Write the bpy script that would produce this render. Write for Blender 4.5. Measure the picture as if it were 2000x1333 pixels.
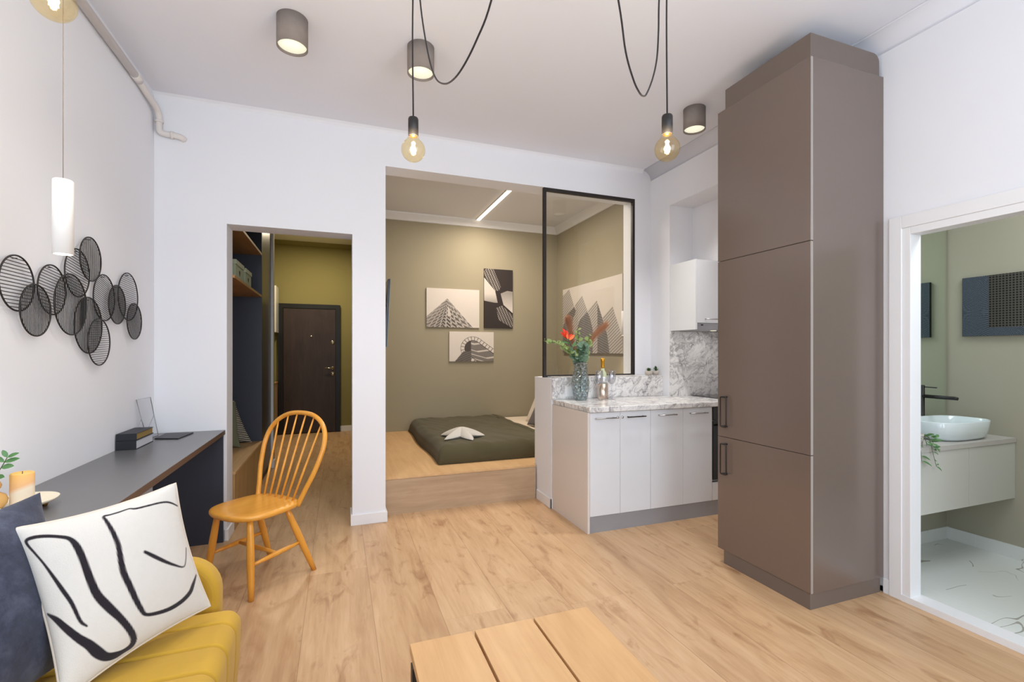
import bpy, bmesh, math, random
from mathutils import Vector, Matrix
from math import sin, cos, pi, radians, sqrt, floor, atan2, exp, hypot

for o in list(bpy.data.objects): bpy.data.objects.remove(o)
S = bpy.context.scene
COL = S.collection

# ------------------------------------------------------------------ camera
YAW = radians(20.2436)
cam = bpy.data.cameras.new('camera'); camo = bpy.data.objects.new('camera', cam); COL.objects.link(camo)
camo.location = (0, 0, 1.31); camo.rotation_euler = (radians(90), 0, -YAW)
cam.sensor_width = 36; cam.lens = 36 * 920.2 / 2000; cam.shift_y = (689.1 - 666.5) / 2000
cam.clip_start = 0.02; cam.clip_end = 60
S.camera = camo
# ------------------------------------------------------------------ view
S.view_settings.view_transform = 'Standard'; S.view_settings.look = 'None'
S.view_settings.gamma = 1; S.view_settings.use_curve_mapping = False
S.view_settings.exposure = 0.43
# ------------------------------------------------------------------ world: daylight outside the windows
W = bpy.data.worlds.new('world'); S.world = W; W.use_nodes = True
W.node_tree.nodes['Background'].inputs[0].default_value = (0.82, 0.91, 1.0, 1)
W.node_tree.nodes['Background'].inputs[1].default_value = 1.6

def area(name, loc, rot, sx, sy, power, col, spread=180):
    l = bpy.data.lights.new(name, 'AREA'); l.shape = 'RECTANGLE'; l.size = sx; l.size_y = sy
    l.energy = power; l.color = col; l.spread = radians(spread)
    o = bpy.data.objects.new(name, l); o.location = loc; o.rotation_euler = rot; COL.objects.link(o); return o
def point(name, loc, power, col, r=0.03):
    l = bpy.data.lights.new(name, 'POINT'); l.energy = power; l.color = col; l.shadow_soft_size = r
    o = bpy.data.objects.new(name, l); o.location = loc; COL.objects.link(o); return o
def spot(name, loc, power, col, ang=100, blend=0.8, r=0.04):
    l = bpy.data.lights.new(name, 'SPOT'); l.energy = power; l.color = col; l.shadow_soft_size = r
    l.spot_size = radians(ang); l.spot_blend = blend
    o = bpy.data.objects.new(name, l); o.location = loc; COL.objects.link(o); return o
DAY = (0.78, 0.885, 1.0); WARM = (1.0, 0.85, 0.68); SOFT = (1.0, 0.985, 0.97)
# daylight through the two rear windows (window plane y=-1.0)
area('daylight_window', (-0.30, -1.03, 1.60), (radians(90), 0, 0), 1.35, 2.1, 21, DAY)
area('daylight_window', (1.75, -1.03, 1.60), (radians(90), 0, 0), 1.35, 2.1, 26, DAY)
# bedroom, hall and bathroom lamps
area('bedroom_strip_glow', (1.76, 5.02, 3.055), (0, 0, 0), 0.05, 1.45, 34, (1.0, 0.88, 0.74))
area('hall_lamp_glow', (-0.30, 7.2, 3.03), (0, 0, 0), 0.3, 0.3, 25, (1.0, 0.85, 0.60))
area('bathroom_lamp_glow', (3.35, 0.9, 2.56), (0, 0, 0), 0.5, 0.9, 11, (0.93, 0.98, 1.0))

# ------------------------------------------------------------------ materials
def lin(c):
    c = c / 255.0
    return c / 12.92 if c <= 0.04045 else ((c + 0.055) / 1.055) ** 2.4
def rgb(r, g, b): return (lin(r), lin(g), lin(b), 1)

class NT:
    def __init__(s, name):
        s.m = bpy.data.materials.new(name); s.m.use_nodes = True; s.t = s.m.node_tree
        s.b = s.t.nodes['Principled BSDF']; s.out = s.t.nodes['Material Output']
    def n(s, typ, **kw):
        x = s.t.nodes.new(typ)
        for k, v in kw.items():
            if k == 'op': x.operation = v
            else: setattr(x, k, v)
        return x
    def l(s, a, b): s.t.links.new(a, b)
    def math(s, op, a, b=None, c=None):
        x = s.n('ShaderNodeMath', op=op)
        for i, v in enumerate((a, b, c)):
            if v is None: continue
            if isinstance(v, (int, float)): x.inputs[i].default_value = v
            else: s.l(v, x.inputs[i])
        return x.outputs[0]
    def obj(s): return s.n('ShaderNodeTexCoord').outputs['Object']
    def mapping(s, src, scale=(1, 1, 1), loc=(0, 0, 0), rot=(0, 0, 0)):
        x = s.n('ShaderNodeMapping'); s.l(src, x.inputs[0])
        x.inputs['Scale'].default_value = scale; x.inputs['Location'].default_value = loc; x.inputs['Rotation'].default_value = rot
        return x.outputs[0]
    def noise(s, src, scale, detail=4, rough=.5, dist=0):
        x = s.n('ShaderNodeTexNoise'); s.l(src, x.inputs['Vector'])
        x.inputs['Scale'].default_value = scale; x.inputs['Detail'].default_value = detail
        x.inputs['Roughness'].default_value = rough; x.inputs['Distortion'].default_value = dist
        return x.outputs['Fac']
    def ramp(s, fac, stops):
        x = s.n('ShaderNodeValToRGB'); s.l(fac, x.inputs[0]); e = x.color_ramp.elements
        while len(e) < len(stops): e.new(0.5)
        for i, (p, c) in enumerate(stops): e[i].position = p; e[i].color = c
        return x.outputs[0]
    def mix(s, fac, a, b, mode='MIX'):
        x = s.n('ShaderNodeMixRGB'); x.blend_type = mode
        for i, v in ((0, fac), (1, a), (2, b)):
            if isinstance(v, (int, float)): x.inputs[i].default_value = v
            elif isinstance(v, tuple): x.inputs[i].default_value = v
            else: s.l(v, x.inputs[i])
        return x.outputs[0]
    def bump(s, h, strength=.1, dist=.01):
        x = s.n('ShaderNodeBump'); x.inputs['Strength'].default_value = strength; x.inputs['Distance'].default_value = dist
        s.l(h, x.inputs['Height']); s.l(x.outputs[0], s.b.inputs['Normal'])
    def set(s, color=None, rough=.5, metal=0, spec=.5, coat=0, coatr=.1, sheen=0):
        if color is not None:
            if isinstance(color, tuple): s.b.inputs['Base Color'].default_value = color
            else: s.l(color, s.b.inputs['Base Color'])
        s.b.inputs['Roughness'].default_value = rough; s.b.inputs['Metallic'].default_value = metal
        s.b.inputs['Specular IOR Level'].default_value = spec
        s.b.inputs['Coat Weight'].default_value = coat; s.b.inputs['Coat Roughness'].default_value = coatr
        s.b.inputs['Sheen Weight'].default_value = sheen
        return s.m

def plain(name, c, rough=.5, metal=0, spec=.5, coat=0, coatr=.1, sheen=0, var=.04, scale=6):
    t = NT(name); nz = t.noise(t.obj(), scale, 3)
    a = tuple(min(1, x * (1 - var)) for x in c[:3]) + (1,); b = tuple(min(1, x * (1 + var)) for x in c[:3]) + (1,)
    return t.set(t.mix(nz, a, b), rough, metal, spec, coat, coatr, sheen)
def fabric(name, c, scale=300, bump=.25, sheen=.2, var=.12, blot=8, rough=.9):
    t = NT(name); o = t.obj(); n1 = t.noise(o, blot, 4); n2 = t.noise(o, scale, 2)
    a = tuple(x * (1 - var) for x in c[:3]) + (1,); b = tuple(min(1, x * (1 + var)) for x in c[:3]) + (1,)
    t.bump(n2, bump, .002)
    return t.set(t.mix(n1, a, b), rough, 0, .2, sheen=sheen)
def wood(name, base, dark, axis='y', fine=40, rough=.5, rings=0.0, spec=.4, contrast=.5):
    t = NT(name); o = t.obj()
    sc = {'x': (.06, 1, 1), 'y': (1, .06, 1), 'z': (1, 1, .06)}[axis]
    m = t.mapping(o, sc)
    n1 = t.noise(m, fine, 6, .65, .3)
    n2 = t.noise(t.mapping(o, {'x': (.25, 1, 1), 'y': (1, .25, 1), 'z': (1, 1, .25)}[axis]), 6, 4, .6, 1.2)
    f = t.math('MULTIPLY', t.math('ADD', n1, t.math('MULTIPLY', n2, .9)), .53)
    c = t.ramp(f, [(.5 - contrast * .35, dark), (.5 + contrast * .3, base)])
    return t.set(c, rough, 0, spec)
def glassy(name, tint=(1, 1, 1, 1), refl=.06, rough=.0, edge=.6):
    t = NT(name); t.t.nodes.remove(t.b)
    tr = t.n('ShaderNodeBsdfTransparent'); tr.inputs[0].default_value = tint
    gl = t.n('ShaderNodeBsdfGlossy'); gl.inputs['Roughness'].default_value = rough
    lw = t.n('ShaderNodeLayerWeight'); lw.inputs[0].default_value = .5
    f = t.math('ADD', t.math('MULTIPLY', t.math('POWER', lw.outputs['Facing'], 3.0), edge), refl)
    mx = t.n('ShaderNodeMixShader'); t.l(f, mx.inputs[0]); t.l(tr.outputs[0], mx.inputs[1]); t.l(gl.outputs[0], mx.inputs[2])
    t.l(mx.outputs[0], t.out.inputs[0]); return t.m
def emit(name, c, strength):
    t = NT(name); t.set(c, .5); t.b.inputs['Emission Color'].default_value = c; t.b.inputs['Emission Strength'].default_value = strength
    return t.m
def vcol(name, rough=.7, spec=.3, bump=0, bscale=300, sheen=0):
    t = NT(name); a = t.n('ShaderNodeAttribute'); a.attribute_name = 'Col'
    if bump: t.bump(t.noise(t.obj(), bscale, 2), bump, .002)
    nz = t.noise(t.obj(), 60, 3)
    c = t.mix(1.0, a.outputs['Color'], t.mix(nz, (.95, .95, .95, 1), (1, 1, 1, 1)), 'MULTIPLY')
    return t.set(c, rough, 0, spec, sheen=sheen)

M = {}
M['white_wall'] = plain('white_wall_paint', rgb(236, 237, 242), .85, spec=.2, var=.012, scale=1.5)
M['ceiling'] = plain('ceiling_paint', rgb(234, 235, 242), .9, spec=.2, var=.012, scale=1.5)
M['olive_wall'] = plain('olive_wall_paint', rgb(158, 149, 127), .8, spec=.2, var=.03, scale=2)
M['hall_wall'] = plain('hall_olive_paint', rgb(140, 132, 88), .8, spec=.2, var=.03, scale=2)
M['bath_wall'] = plain('sage_wall_paint', rgb(172, 168, 150), .8, spec=.2, var=.02, scale=2)
M['white_trim'] = plain('white_lacquered_trim', rgb(236, 236, 238), .4, var=.01)
M['cabinet_white'] = plain('white_gloss_cabinet', rgb(226, 228, 232), .18, spec=.5, coat=.3, var=.01)
M['cabinet_side'] = plain('white_cabinet_side', rgb(222, 214, 208), .3, var=.01)
M['taupe'] = plain('taupe_laminate', rgb(122, 108, 100), .24, .25, spec=.7, var=.02)
M['edge_band'] = plain('light_taupe_edge_band', rgb(160, 152, 146), .4)
M['taupe_dark'] = plain('taupe_plinth', rgb(112, 100, 92), .45, var=.02)
M['black_metal'] = plain('black_metal', rgb(28, 24, 23), .45, spec=.5, var=.05)
M['black_frame'] = plain('black_steel_frame', rgb(34, 28, 26), .5, var=.05)
M['black_cord'] = fabric('black_textile_cord', rgb(48, 42, 42), 500, .2)
M['steel'] = plain('brushed_steel', rgb(176, 176, 178), .32, 1, var=.03)
M['alu'] = plain('aluminium_plinth', rgb(160, 162, 168), .42, .25, var=.03)
M['chrome'] = plain('chrome', rgb(215, 215, 215), .12, 1)
M['graphite'] = plain('graphite_laminate', rgb(102, 102, 104), .28, spec=.55, var=.03)
M['desk_edge'] = plain('brown_desk_edge', rgb(98, 78, 66), .4)
M['navy'] = plain('navy_laminate', rgb(52, 57, 70), .5, var=.04)
M['navy2'] = plain('navy_closet_laminate', rgb(58, 62, 76), .5, var=.04)
M['wardrobe'] = plain('dark_gloss_wardrobe', rgb(46, 42, 38), .3, spec=.5, var=.04)
M['door_brown'] = wood('dark_wenge_door', rgb(66, 52, 50), rgb(46, 35, 33), 'z', 60, .45)
M['door_frame'] = plain('black_door_frame', rgb(12, 9, 9), .4)
M['concrete'] = plain('concrete_lamp', rgb(138, 128, 122), .85, var=.12, scale=30)
M['lamp_disc'] = emit('spot_diffuser', rgb(238, 238, 214), .6)
M['white_lamp'] = plain('white_lamp_metal', rgb(240, 238, 236), .4)
M['lamp_glow'] = emit('lamp_opening_glow', (1, .93, .82, 1), 6)
M['lamp_glow_warm'] = emit('warm_lamp_opening_glow', (1, .78, .5, 1), 8)
M['strip'] = emit('led_strip_diffuser', (1, .86, .66, 1), 3.2)
M['filament'] = emit('glowing_filament', (1, .74, .38, 1), 60)
M['bulb'] = glassy('amber_bulb_glass', (1.0, .91, .70, 1), .05, .05, .3)
M['brass_cap'] = plain('brass_cap', rgb(205, 160, 90), .3, 1)
M['pane'] = glassy('clear_glass_pane', (.97, .975, .965, 1), .045, 0, .5)
M['wine_glass'] = glassy('wine_glass', (.93, .93, .95, 1), .16, .05, .9)
M['frame_glass'] = glassy('photo_frame_glass', (.95, .95, .96, 1), .10, .02, .5)
M['mirror'] = plain('mirror_glass', (.80, .88, .82, 1), .02, 1, var=.0)
M['mustard'] = fabric('mustard_velvet', rgb(192, 152, 52), 400, .12, .12, .08, 5, .7)
M['navy_velvet'] = fabric('navy_velvet', rgb(54, 58, 78), 350, .15, .3, .38, 11, .7)
t = NT('blotchy_navy_velvet'); o = t.obj(); t.bump(t.noise(o, 350, 2), .12, .002)
M['navy_velvet'] = t.set(t.ramp(t.noise(o, 11, 7, .7, 0), [(.30, rgb(38, 42, 58)), (.5, rgb(56, 61, 80)), (.72, rgb(86, 92, 112))]), .7, 0, .2, sheen=.15)
M['duvet'] = fabric('olive_quilt', rgb(84, 78, 56), 250, .3, .1, .10, 12)
M['sheet'] = fabric('cream_sheet', rgb(222, 206, 186), 250, .2, .1, .04)
M['cream_fabric'] = fabric('cream_pillow_fabric', rgb(218, 206, 192), 250, .2, .1, .05)
M['brown_pillow'] = fabric('dark_brown_pillow_fabric', rgb(72, 58, 54), 250, .25, .3, .1)
M['star_fabric'] = fabric('pale_grey_star_fabric', rgb(205, 200, 192), 250, .25, .2, .05)
M['sage_fabric'] = fabric('sage_green_cushion_fabric', rgb(120, 122, 98), 250, .3, .2, .08)
M['box_green'] = plain('sage_cardboard_box', rgb(160, 172, 145), .7, var=.03)
M['box_lid'] = plain('sage_cardboard_lid', rgb(178, 186, 162), .7, var=.03)
M['void'] = plain('dark_cutout', rgb(30, 26, 24), .9)
M['oak_floor'] = None
M['oak'] = wood('oak_platform', rgb(220, 182, 134), rgb(196, 154, 106), 'y', 26, .5, contrast=.6)
M['oak_pale'] = wood('pale_oak_front', rgb(196, 168, 138), rgb(160, 132, 104), 'x', 26, .5, contrast=.7)
M['oak_shelf'] = wood('oak_shelf', rgb(190, 145, 92), rgb(160, 115, 68), 'y', 26, .55, contrast=.7)
M['oak_table'] = wood('oak_table', rgb(218, 176, 126), rgb(188, 142, 94), 'y', 30, .42, contrast=.75)
M['oak_bench'] = wood('oak_bench_front', rgb(196, 158, 106), rgb(168, 128, 80), 'z', 30, .5, contrast=.6)
M['chair_wood'] = wood('honey_beech', rgb(240, 174, 72), rgb(216, 140, 40), 'z', 30, .28, spec=.6, contrast=.7)
M['chair_seat'] = wood('honey_beech_seat', rgb(242, 178, 78), rgb(224, 150, 52), 'y', 26, .26, spec=.6, contrast=.7)
M['candle'] = None
M['ceramic_cream'] = plain('cream_ceramic', rgb(232, 222, 200), .35)
M['amber'] = plain('amber_ceramic', rgb(214, 170, 104), .25, spec=.6)
M['ceramic_white'] = plain('white_ceramic_basin', rgb(226, 236, 238), .12, spec=.6, var=.01)
M['vanity'] = plain('grey_white_vanity', rgb(200, 200, 192), .3, var=.01)
M['vanity_top'] = plain('grey_vanity_top', rgb(188, 184, 178), .45, var=.06, scale=12)
M['leaf'] = plain('green_leaf', rgb(84, 128, 74), .5, var=.25, scale=40)
M['leaf_euc'] = plain('eucalyptus_leaf', rgb(104, 132, 108), .55, var=.25, scale=30)
M['leaf_pale'] = plain('pale_green_leaf', rgb(138, 156, 92), .55, var=.25, scale=30)
M['stem'] = plain('green_stem', rgb(78, 92, 52), .6)
M['petal_red'] = plain('red_orange_petal', rgb(226, 62, 34), .5, var=.2, scale=60)
M['petal_orange'] = plain('orange_petal', rgb(236, 120, 60), .5, var=.2, scale=60)
M['pampas'] = fabric('rust_pampas', rgb(188, 136, 102), 300, .3, .2, .2)
M['pot'] = plain('grey_concrete_pot', rgb(186, 178, 170), .85, var=.08, scale=60)
M['succulent'] = plain('succulent_green', rgb(78, 108, 62), .55, var=.25, scale=60)
M['gold_foil'] = plain('gold_foil', rgb(206, 150, 40), .35, .8)
M['bottle_glass'] = plain('pale_bottle_glass', rgb(196, 202, 166), .1, spec=.7)
M['label_silver'] = plain('silver_label', rgb(225, 225, 225), .25, .5)
M['cooler'] = plain('champagne_metal', rgb(214, 196, 180), .3, 1)
M['book_black'] = plain('black_book_cover', rgb(32, 34, 42), .5)
M['page'] = plain('white_page_block', rgb(206, 208, 216), .8)
M['page_gold'] = plain('yellowed_page_block', rgb(150, 124, 66), .8)
M['slate'] = plain('black_slate', rgb(44, 42, 48), .45)
M['white_plastic'] = plain('white_plastic', rgb(215, 208, 204), .5)
M['pipe'] = plain('painted_pipe', rgb(226, 220, 216), .55)
M['tv'] = plain('black_tv', rgb(20, 20, 24), .2, spec=.6)
M['tv_edge'] = plain('tv_edge', rgb(110, 128, 136), .3, .6)
M['hob'] = plain('black_hob_glass', rgb(24, 22, 22), .1, spec=.6)
M['art'] = vcol('printed_canvas', .8, .2)
M['cushion_print'] = vcol('printed_cushion_fabric', .95, .15, .35, 350, .2)
M['canvas_edge'] = plain('canvas_edge', rgb(200, 190, 176), .85)
M['canvas_edge_dark'] = plain('dark_canvas_edge', rgb(45, 40, 38), .85)

# oak plank floor (planks run away from the camera)
t = NT('oak_plank_floor'); o = t.obj(); sep = t.n('ShaderNodeSeparateXYZ'); t.l(o, sep.inputs[0])
X, Y = sep.outputs[0], sep.outputs[1]
PW = .3215
xs = t.math('DIVIDE', t.math('ADD', X, .158), PW); ix = t.math('FLOOR', xs); fx = t.math('SUBTRACT', xs, ix)
wn = t.n('ShaderNodeTexWhiteNoise'); wn.noise_dimensions = '1D'; t.l(ix, wn.inputs['W'])
ys = t.math('DIVIDE', t.math('ADD', Y, t.math('MULTIPLY', wn.outputs['Value'], 2.4)), 2.2); iy = t.math('FLOOR', ys); fy = t.math('SUBTRACT', ys, iy)
cb = t.n('ShaderNodeCombineXYZ'); t.l(ix, cb.inputs[0]); t.l(iy, cb.inputs[1])
wn2 = t.n('ShaderNodeTexWhiteNoise'); wn2.noise_dimensions = '2D'; t.l(cb.outputs[0], wn2.inputs['Vector'])
tone = wn2.outputs['Value']
cg = t.n('ShaderNodeCombineXYZ'); t.l(X, cg.inputs[0]); t.l(t.math('ADD', Y, t.math('MULTIPLY', tone, 37.0)), cg.inputs[1]); t.l(t.math('MULTIPLY', tone, 9.0), cg.inputs[2])
g1 = t.noise(t.mapping(cg.outputs[0], (20, 1.5, 1)), 3.0, 8, .62, .5)
g2 = t.noise(t.mapping(cg.outputs[0], (5.5, .75, 1)), 1.6, 4, .55, 1.0)
g3 = t.noise(t.mapping(cg.outputs[0], (9, 3.2, 1)), 1.3, 5, .6, .8)
c = t.ramp(t.math('ADD', t.math('MULTIPLY', g1, .36), t.math('MULTIPLY', g2, .64)), [(.28, rgb(178, 140, 103)), (.5, rgb(205, 169, 130)), (.70, rgb(220, 188, 150))])
knot = t.ramp(g3, [(.56, (1, 1, 1, 1)), (.76, rgb(200, 176, 158))])
c = t.mix(.85, c, knot, 'MULTIPLY')
c = t.mix(1.0, c, t.ramp(tone, [(0, rgb(236, 232, 230)), (1, rgb(252, 250, 248))]), 'MULTIPLY')
e1 = t.math('LESS_THAN', fx, .008); e2 = t.math('MULTIPLY', t.math('LESS_THAN', fy, .0009), .35)
seam = t.math('MAXIMUM', e1, e2)
c = t.mix(t.math('MULTIPLY', seam, .55), c, rgb(110, 78, 50))
t.bump(t.math('SUBTRACT', g1, t.math('MULTIPLY', seam, 2.0)), .05, .002)
M['oak_floor'] = t.set(c, .38, 0, .4)
# speckled grey-white marble
t = NT('grey_speckled_marble'); o = t.obj()
w = t.noise(o, 3, 4, .6); mv = t.n('ShaderNodeVectorMath', op='ADD'); t.l(o, mv.inputs[0])
cc = t.n('ShaderNodeCombineXYZ'); t.l(t.math('MULTIPLY', w, .5), cc.inputs[0]); t.l(t.math('MULTIPLY', w, .3), cc.inputs[2]); t.l(cc.outputs[0], mv.inputs[1])
n1 = t.noise(mv.outputs[0], 16, 9, .72, .6); n2 = t.noise(mv.outputs[0], 5, 5, .6, 1.5)
v = t.math('ABSOLUTE', t.math('SUBTRACT', n2, .5))
vein = t.ramp(v, [(0.0, rgb(172, 170, 170)), (.04, rgb(255, 255, 255))])
c = t.ramp(n1, [(.34, rgb(132, 130, 132)), (.43, rgb(206, 204, 204)), (.54, rgb(234, 232, 230))])
M['marble'] = t.set(t.mix(.7, c, vein, 'MULTIPLY'), .22, 0, .5)
# white veined bathroom tile
t = NT('white_veined_tile'); o = t.obj()
n2 = t.noise(t.mapping(o, (1.1, 2.2, 1)), 1.5, 2, .5, .6)
v = t.math('ABSOLUTE', t.math('SUBTRACT', n2, .5)); msk = t.noise(o, 3.0, 2)
vf = t.math('MULTIPLY', t.math('LESS_THAN', v, .0032), t.math('GREATER_THAN', msk, .47))
n3 = t.noise(o, 5, 5, .6)
c = t.mix(t.math('MULTIPLY', vf, .65), rgb(226, 230, 226), rgb(120, 112, 100))
c = t.mix(t.math('MULTIPLY', t.math('GREATER_THAN', n3, .70), .5), c, rgb(130, 124, 112))
s2 = t.n('ShaderNodeSeparateXYZ'); t.l(o, s2.inputs[0])
gx = t.math('LESS_THAN', t.math('FRACT', t.math('DIVIDE', s2.outputs[0], .6)), .005); gy = t.math('LESS_THAN', t.math('FRACT', t.math('DIVIDE', t.math('ADD', s2.outputs[1], .55), 1.2)), .0025)
c = t.mix(t.math('MULTIPLY', t.math('MAXIMUM', gx, gy), .35), c, rgb(250, 250, 250))
M['tile'] = t.set(c, .2, 0, .5)
# candle: peach wax top half, ivory below
t = NT('two_tone_wax'); s3 = t.n('ShaderNodeSeparateXYZ'); t.l(t.obj(), s3.inputs[0])
f = t.math('ADD', s3.outputs[2], t.math('MULTIPLY', s3.outputs[0], -.4))
M['candle'] = t.set(t.ramp(t.math('MULTIPLY', f, 8.0), [(.40, rgb(240, 226, 204)), (.52, rgb(236, 186, 132)), (.95, rgb(238, 184, 96))]), .5, 0, .3)
M['candle'].node_tree.nodes['Principled BSDF'].inputs['Subsurface Weight'].default_value = .2
# rippled teal vase glass
t = NT('rippled_vase_glass'); 
vo = t.n('ShaderNodeTexVoronoi'); vo.inputs['Scale'].default_value = 36; t.l(t.obj(), vo.inputs['Vector'])
bp = t.n('ShaderNodeBump'); bp.inputs['Strength'].default_value = 1.0; bp.inputs['Distance'].default_value = .02; t.l(vo.outputs['Distance'], bp.inputs['Height'])
t.t.nodes.remove(t.b)
tr = t.n('ShaderNodeBsdfTransparent'); t.l(t.ramp(vo.outputs['Distance'], [(.0, rgb(250, 253, 253)), (.6, rgb(214, 228, 230))]), tr.inputs[0])
gl = t.n('ShaderNodeBsdfGlossy'); gl.inputs['Roughness'].default_value = .08; t.l(bp.outputs[0], gl.inputs['Normal'])
lw = t.n('ShaderNodeLayerWeight'); lw.inputs[0].default_value = .5; t.l(bp.outputs[0], lw.inputs['Normal'])
mx = t.n('ShaderNodeMixShader'); t.l(t.math('ADD', t.math('MULTIPLY', lw.outputs['Facing'], .5), .10), mx.inputs[0]); t.l(tr.outputs[0], mx.inputs[1]); t.l(gl.outputs[0], mx.inputs[2]); t.l(mx.outputs[0], t.out.inputs[0])
M['vase'] = t.m
# striped cushion
t = NT('black_cream_striped_fabric'); s4 = t.n('ShaderNodeSeparateXYZ'); t.l(t.obj(), s4.inputs[0])
wv = t.math('ADD', s4.outputs[2], t.math('MULTIPLY', t.noise(t.obj(), 20, 2), .01))
M['stripe'] = t.set(t.mix(t.math('GREATER_THAN', t.math('FRACT', t.math('MULTIPLY', wv, 58.0)), .5), rgb(40, 36, 38), rgb(206, 196, 176)), .9)

# ------------------------------------------------------------------ mesh builder
class MB:
    def __init__(s): s.v = []; s.f = []; s.sm = []; s.c = None
    def add(s, vs, fs, smooth=False, cols=None):
        k = len(s.v); s.v += [Vector(v) for v in vs]
        for f in fs: s.f.append([i + k for i in f]); s.sm.append(smooth)
        if cols is not None:
            if s.c is None: s.c = {}
            for i, cc in enumerate(cols): s.c[k + i] = cc
        return s
    def box(s, x0, x1, y0, y1, z0, z1):
        v = [(x0, y0, z0), (x1, y0, z0), (x1, y1, z0), (x0, y1, z0), (x0, y0, z1), (x1, y0, z1), (x1, y1, z1), (x0, y1, z1)]
        return s.add(v, [(0, 3, 2, 1), (4, 5, 6, 7), (0, 1, 5, 4), (1, 2, 6, 5), (2, 3, 7, 6), (3, 0, 4, 7)])
    def prism(s, poly, axis, a, b, smooth=False):
        """poly: 2D points; axis 'x' -> (y,z), 'y' -> (x,z), 'z' -> (x,y)"""
        def P(p, d): return {'x': (d, p[0], p[1]), 'y': (p[0], d, p[1]), 'z': (p[0], p[1], d)}[axis]
        n = len(poly); v = [P(p, a) for p in poly] + [P(p, b) for p in poly]
        k = len(s.v); s.add(v, [tuple(range(n))[::-1], tuple(range(n, 2 * n))])
        for i in range(n):
            j = (i + 1) % n; s.f.append([k + i, k + j, k + n + j, k + n + i]); s.sm.append(smooth)
        return s
    def lathe(s, prof, c=(0, 0, 0), n=32, axis='z', closed=False):
        """prof: (r,h) list"""
        k = len(s.v); ids = []
        for (r, h) in prof:
            row = []
            if r < 1e-6:
                p = (c[0], c[1], c[2] + h) if axis == 'z' else ((c[0] + h, c[1], c[2]) if axis == 'x' else (c[0], c[1] + h, c[2]))
                s.v.append(Vector(p)); row = [len(s.v) - 1] * n
            else:
                for i in range(n):
                    a = 2 * pi * i / n; q = (r * cos(a), r * sin(a))
                    p = (c[0] + q[0], c[1] + q[1], c[2] + h) if axis == 'z' else ((c[0] + h, c[1] + q[0], c[2] + q[1]) if axis == 'x' else (c[0] + q[0], c[1] + h, c[2] + q[1]))
                    s.v.append(Vector(p)); row.append(len(s.v) - 1)
            ids.append(row)
        rows = list(zip(ids, ids[1:])) + ([(ids[-1], ids[0])] if closed else [])
        for A, B in rows:
            for i in range(n):
                j = (i + 1) % n; f = []
                for q in (A[i], A[j], B[j], B[i]):
                    if q not in f: f.append(q)
                if len(f) > 2: s.f.append(f); s.sm.append(True)
        return s
    def tube(s, path, r, n=10, closed=False, caps=True):
        P = [Vector(p) for p in path]; m = len(P); R = r if isinstance(r, (list, tuple)) else [r] * m
        T = []
        for i in range(m):
            if closed: a, b = P[i - 1], P[(i + 1) % m]
            else: a, b = P[max(i - 1, 0)], P[min(i + 1, m - 1)]
            T.append((b - a).normalized())
        up = Vector((0, 0, 1)) if abs(T[0].z) < .9 else Vector((1, 0, 0))
        N = (up - T[0] * up.dot(T[0])).normalized(); k = len(s.v)
        for i in range(m):
            N = (N - T[i] * N.dot(T[i])).normalized(); B = T[i].cross(N)
            for j in range(n):
                a = 2 * pi * j / n; s.v.append(P[i] + (N * cos(a) + B * sin(a)) * R[i])
        for i in range(m if closed else m - 1):
            i2 = (i + 1) % m
            for j in range(n):
                j2 = (j + 1) % n
                s.f.append([k + i * n + j, k + i * n + j2, k + i2 * n + j2, k + i2 * n + j]); s.sm.append(True)
        if caps and not closed:
            s.f.append([k + j for j in range(n)][::-1]); s.sm.append(False)
            s.f.append([k + (m - 1) * n + j for j in range(n)]); s.sm.append(False)
        return s
    def grid(s, fn, nu, nv, cf=None, smooth=True, flip=False):
        vs = []; cs = [] if cf else None
        for j in range(nv + 1):
            for i in range(nu + 1):
                u, v = i / nu, j / nv; vs.append(fn(u, v))
                if cf: cs.append(cf(u, v))
        fs = []
        for j in range(nv):
            for i in range(nu):
                a = j * (nu + 1) + i; f = (a, a + 1, a + nu + 2, a + nu + 1); fs.append(f[::-1] if flip else f)
        return s.add(vs, fs, smooth, cs)
    def leaf(s, base, tip, width, normal, curl=.15):
        b, t_ = Vector(base), Vector(tip); d = t_ - b; L = d.length; n = Vector(normal).normalized(); w = d.normalized().cross(n).normalized(); n = w.cross(d.normalized())
        vs = [b]; prof = [(.2, .7), (.45, 1.0), (.7, .85), (.88, .5)]
        for (q, ww) in prof:
            c_ = b + d * q + n * (sin(q * pi) * curl * L * .4)
            vs += [c_ - w * width * ww * .5 + n * width * .08, c_ - n * width * .04, c_ + w * width * ww * .5 + n * width * .08]
        vs.append(t_); k = 0; fs = [(0, 1, 2), (0, 2, 3)]
        for q in range(3):
            a = 1 + q * 3; fs += [(a, a + 3, a + 4, a + 1), (a + 1, a + 4, a + 5, a + 2)]
        a = 10; fs += [(a, 13, a + 1), (a + 1, 13, a + 2)]
        return s.add(vs, fs, True)

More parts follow.
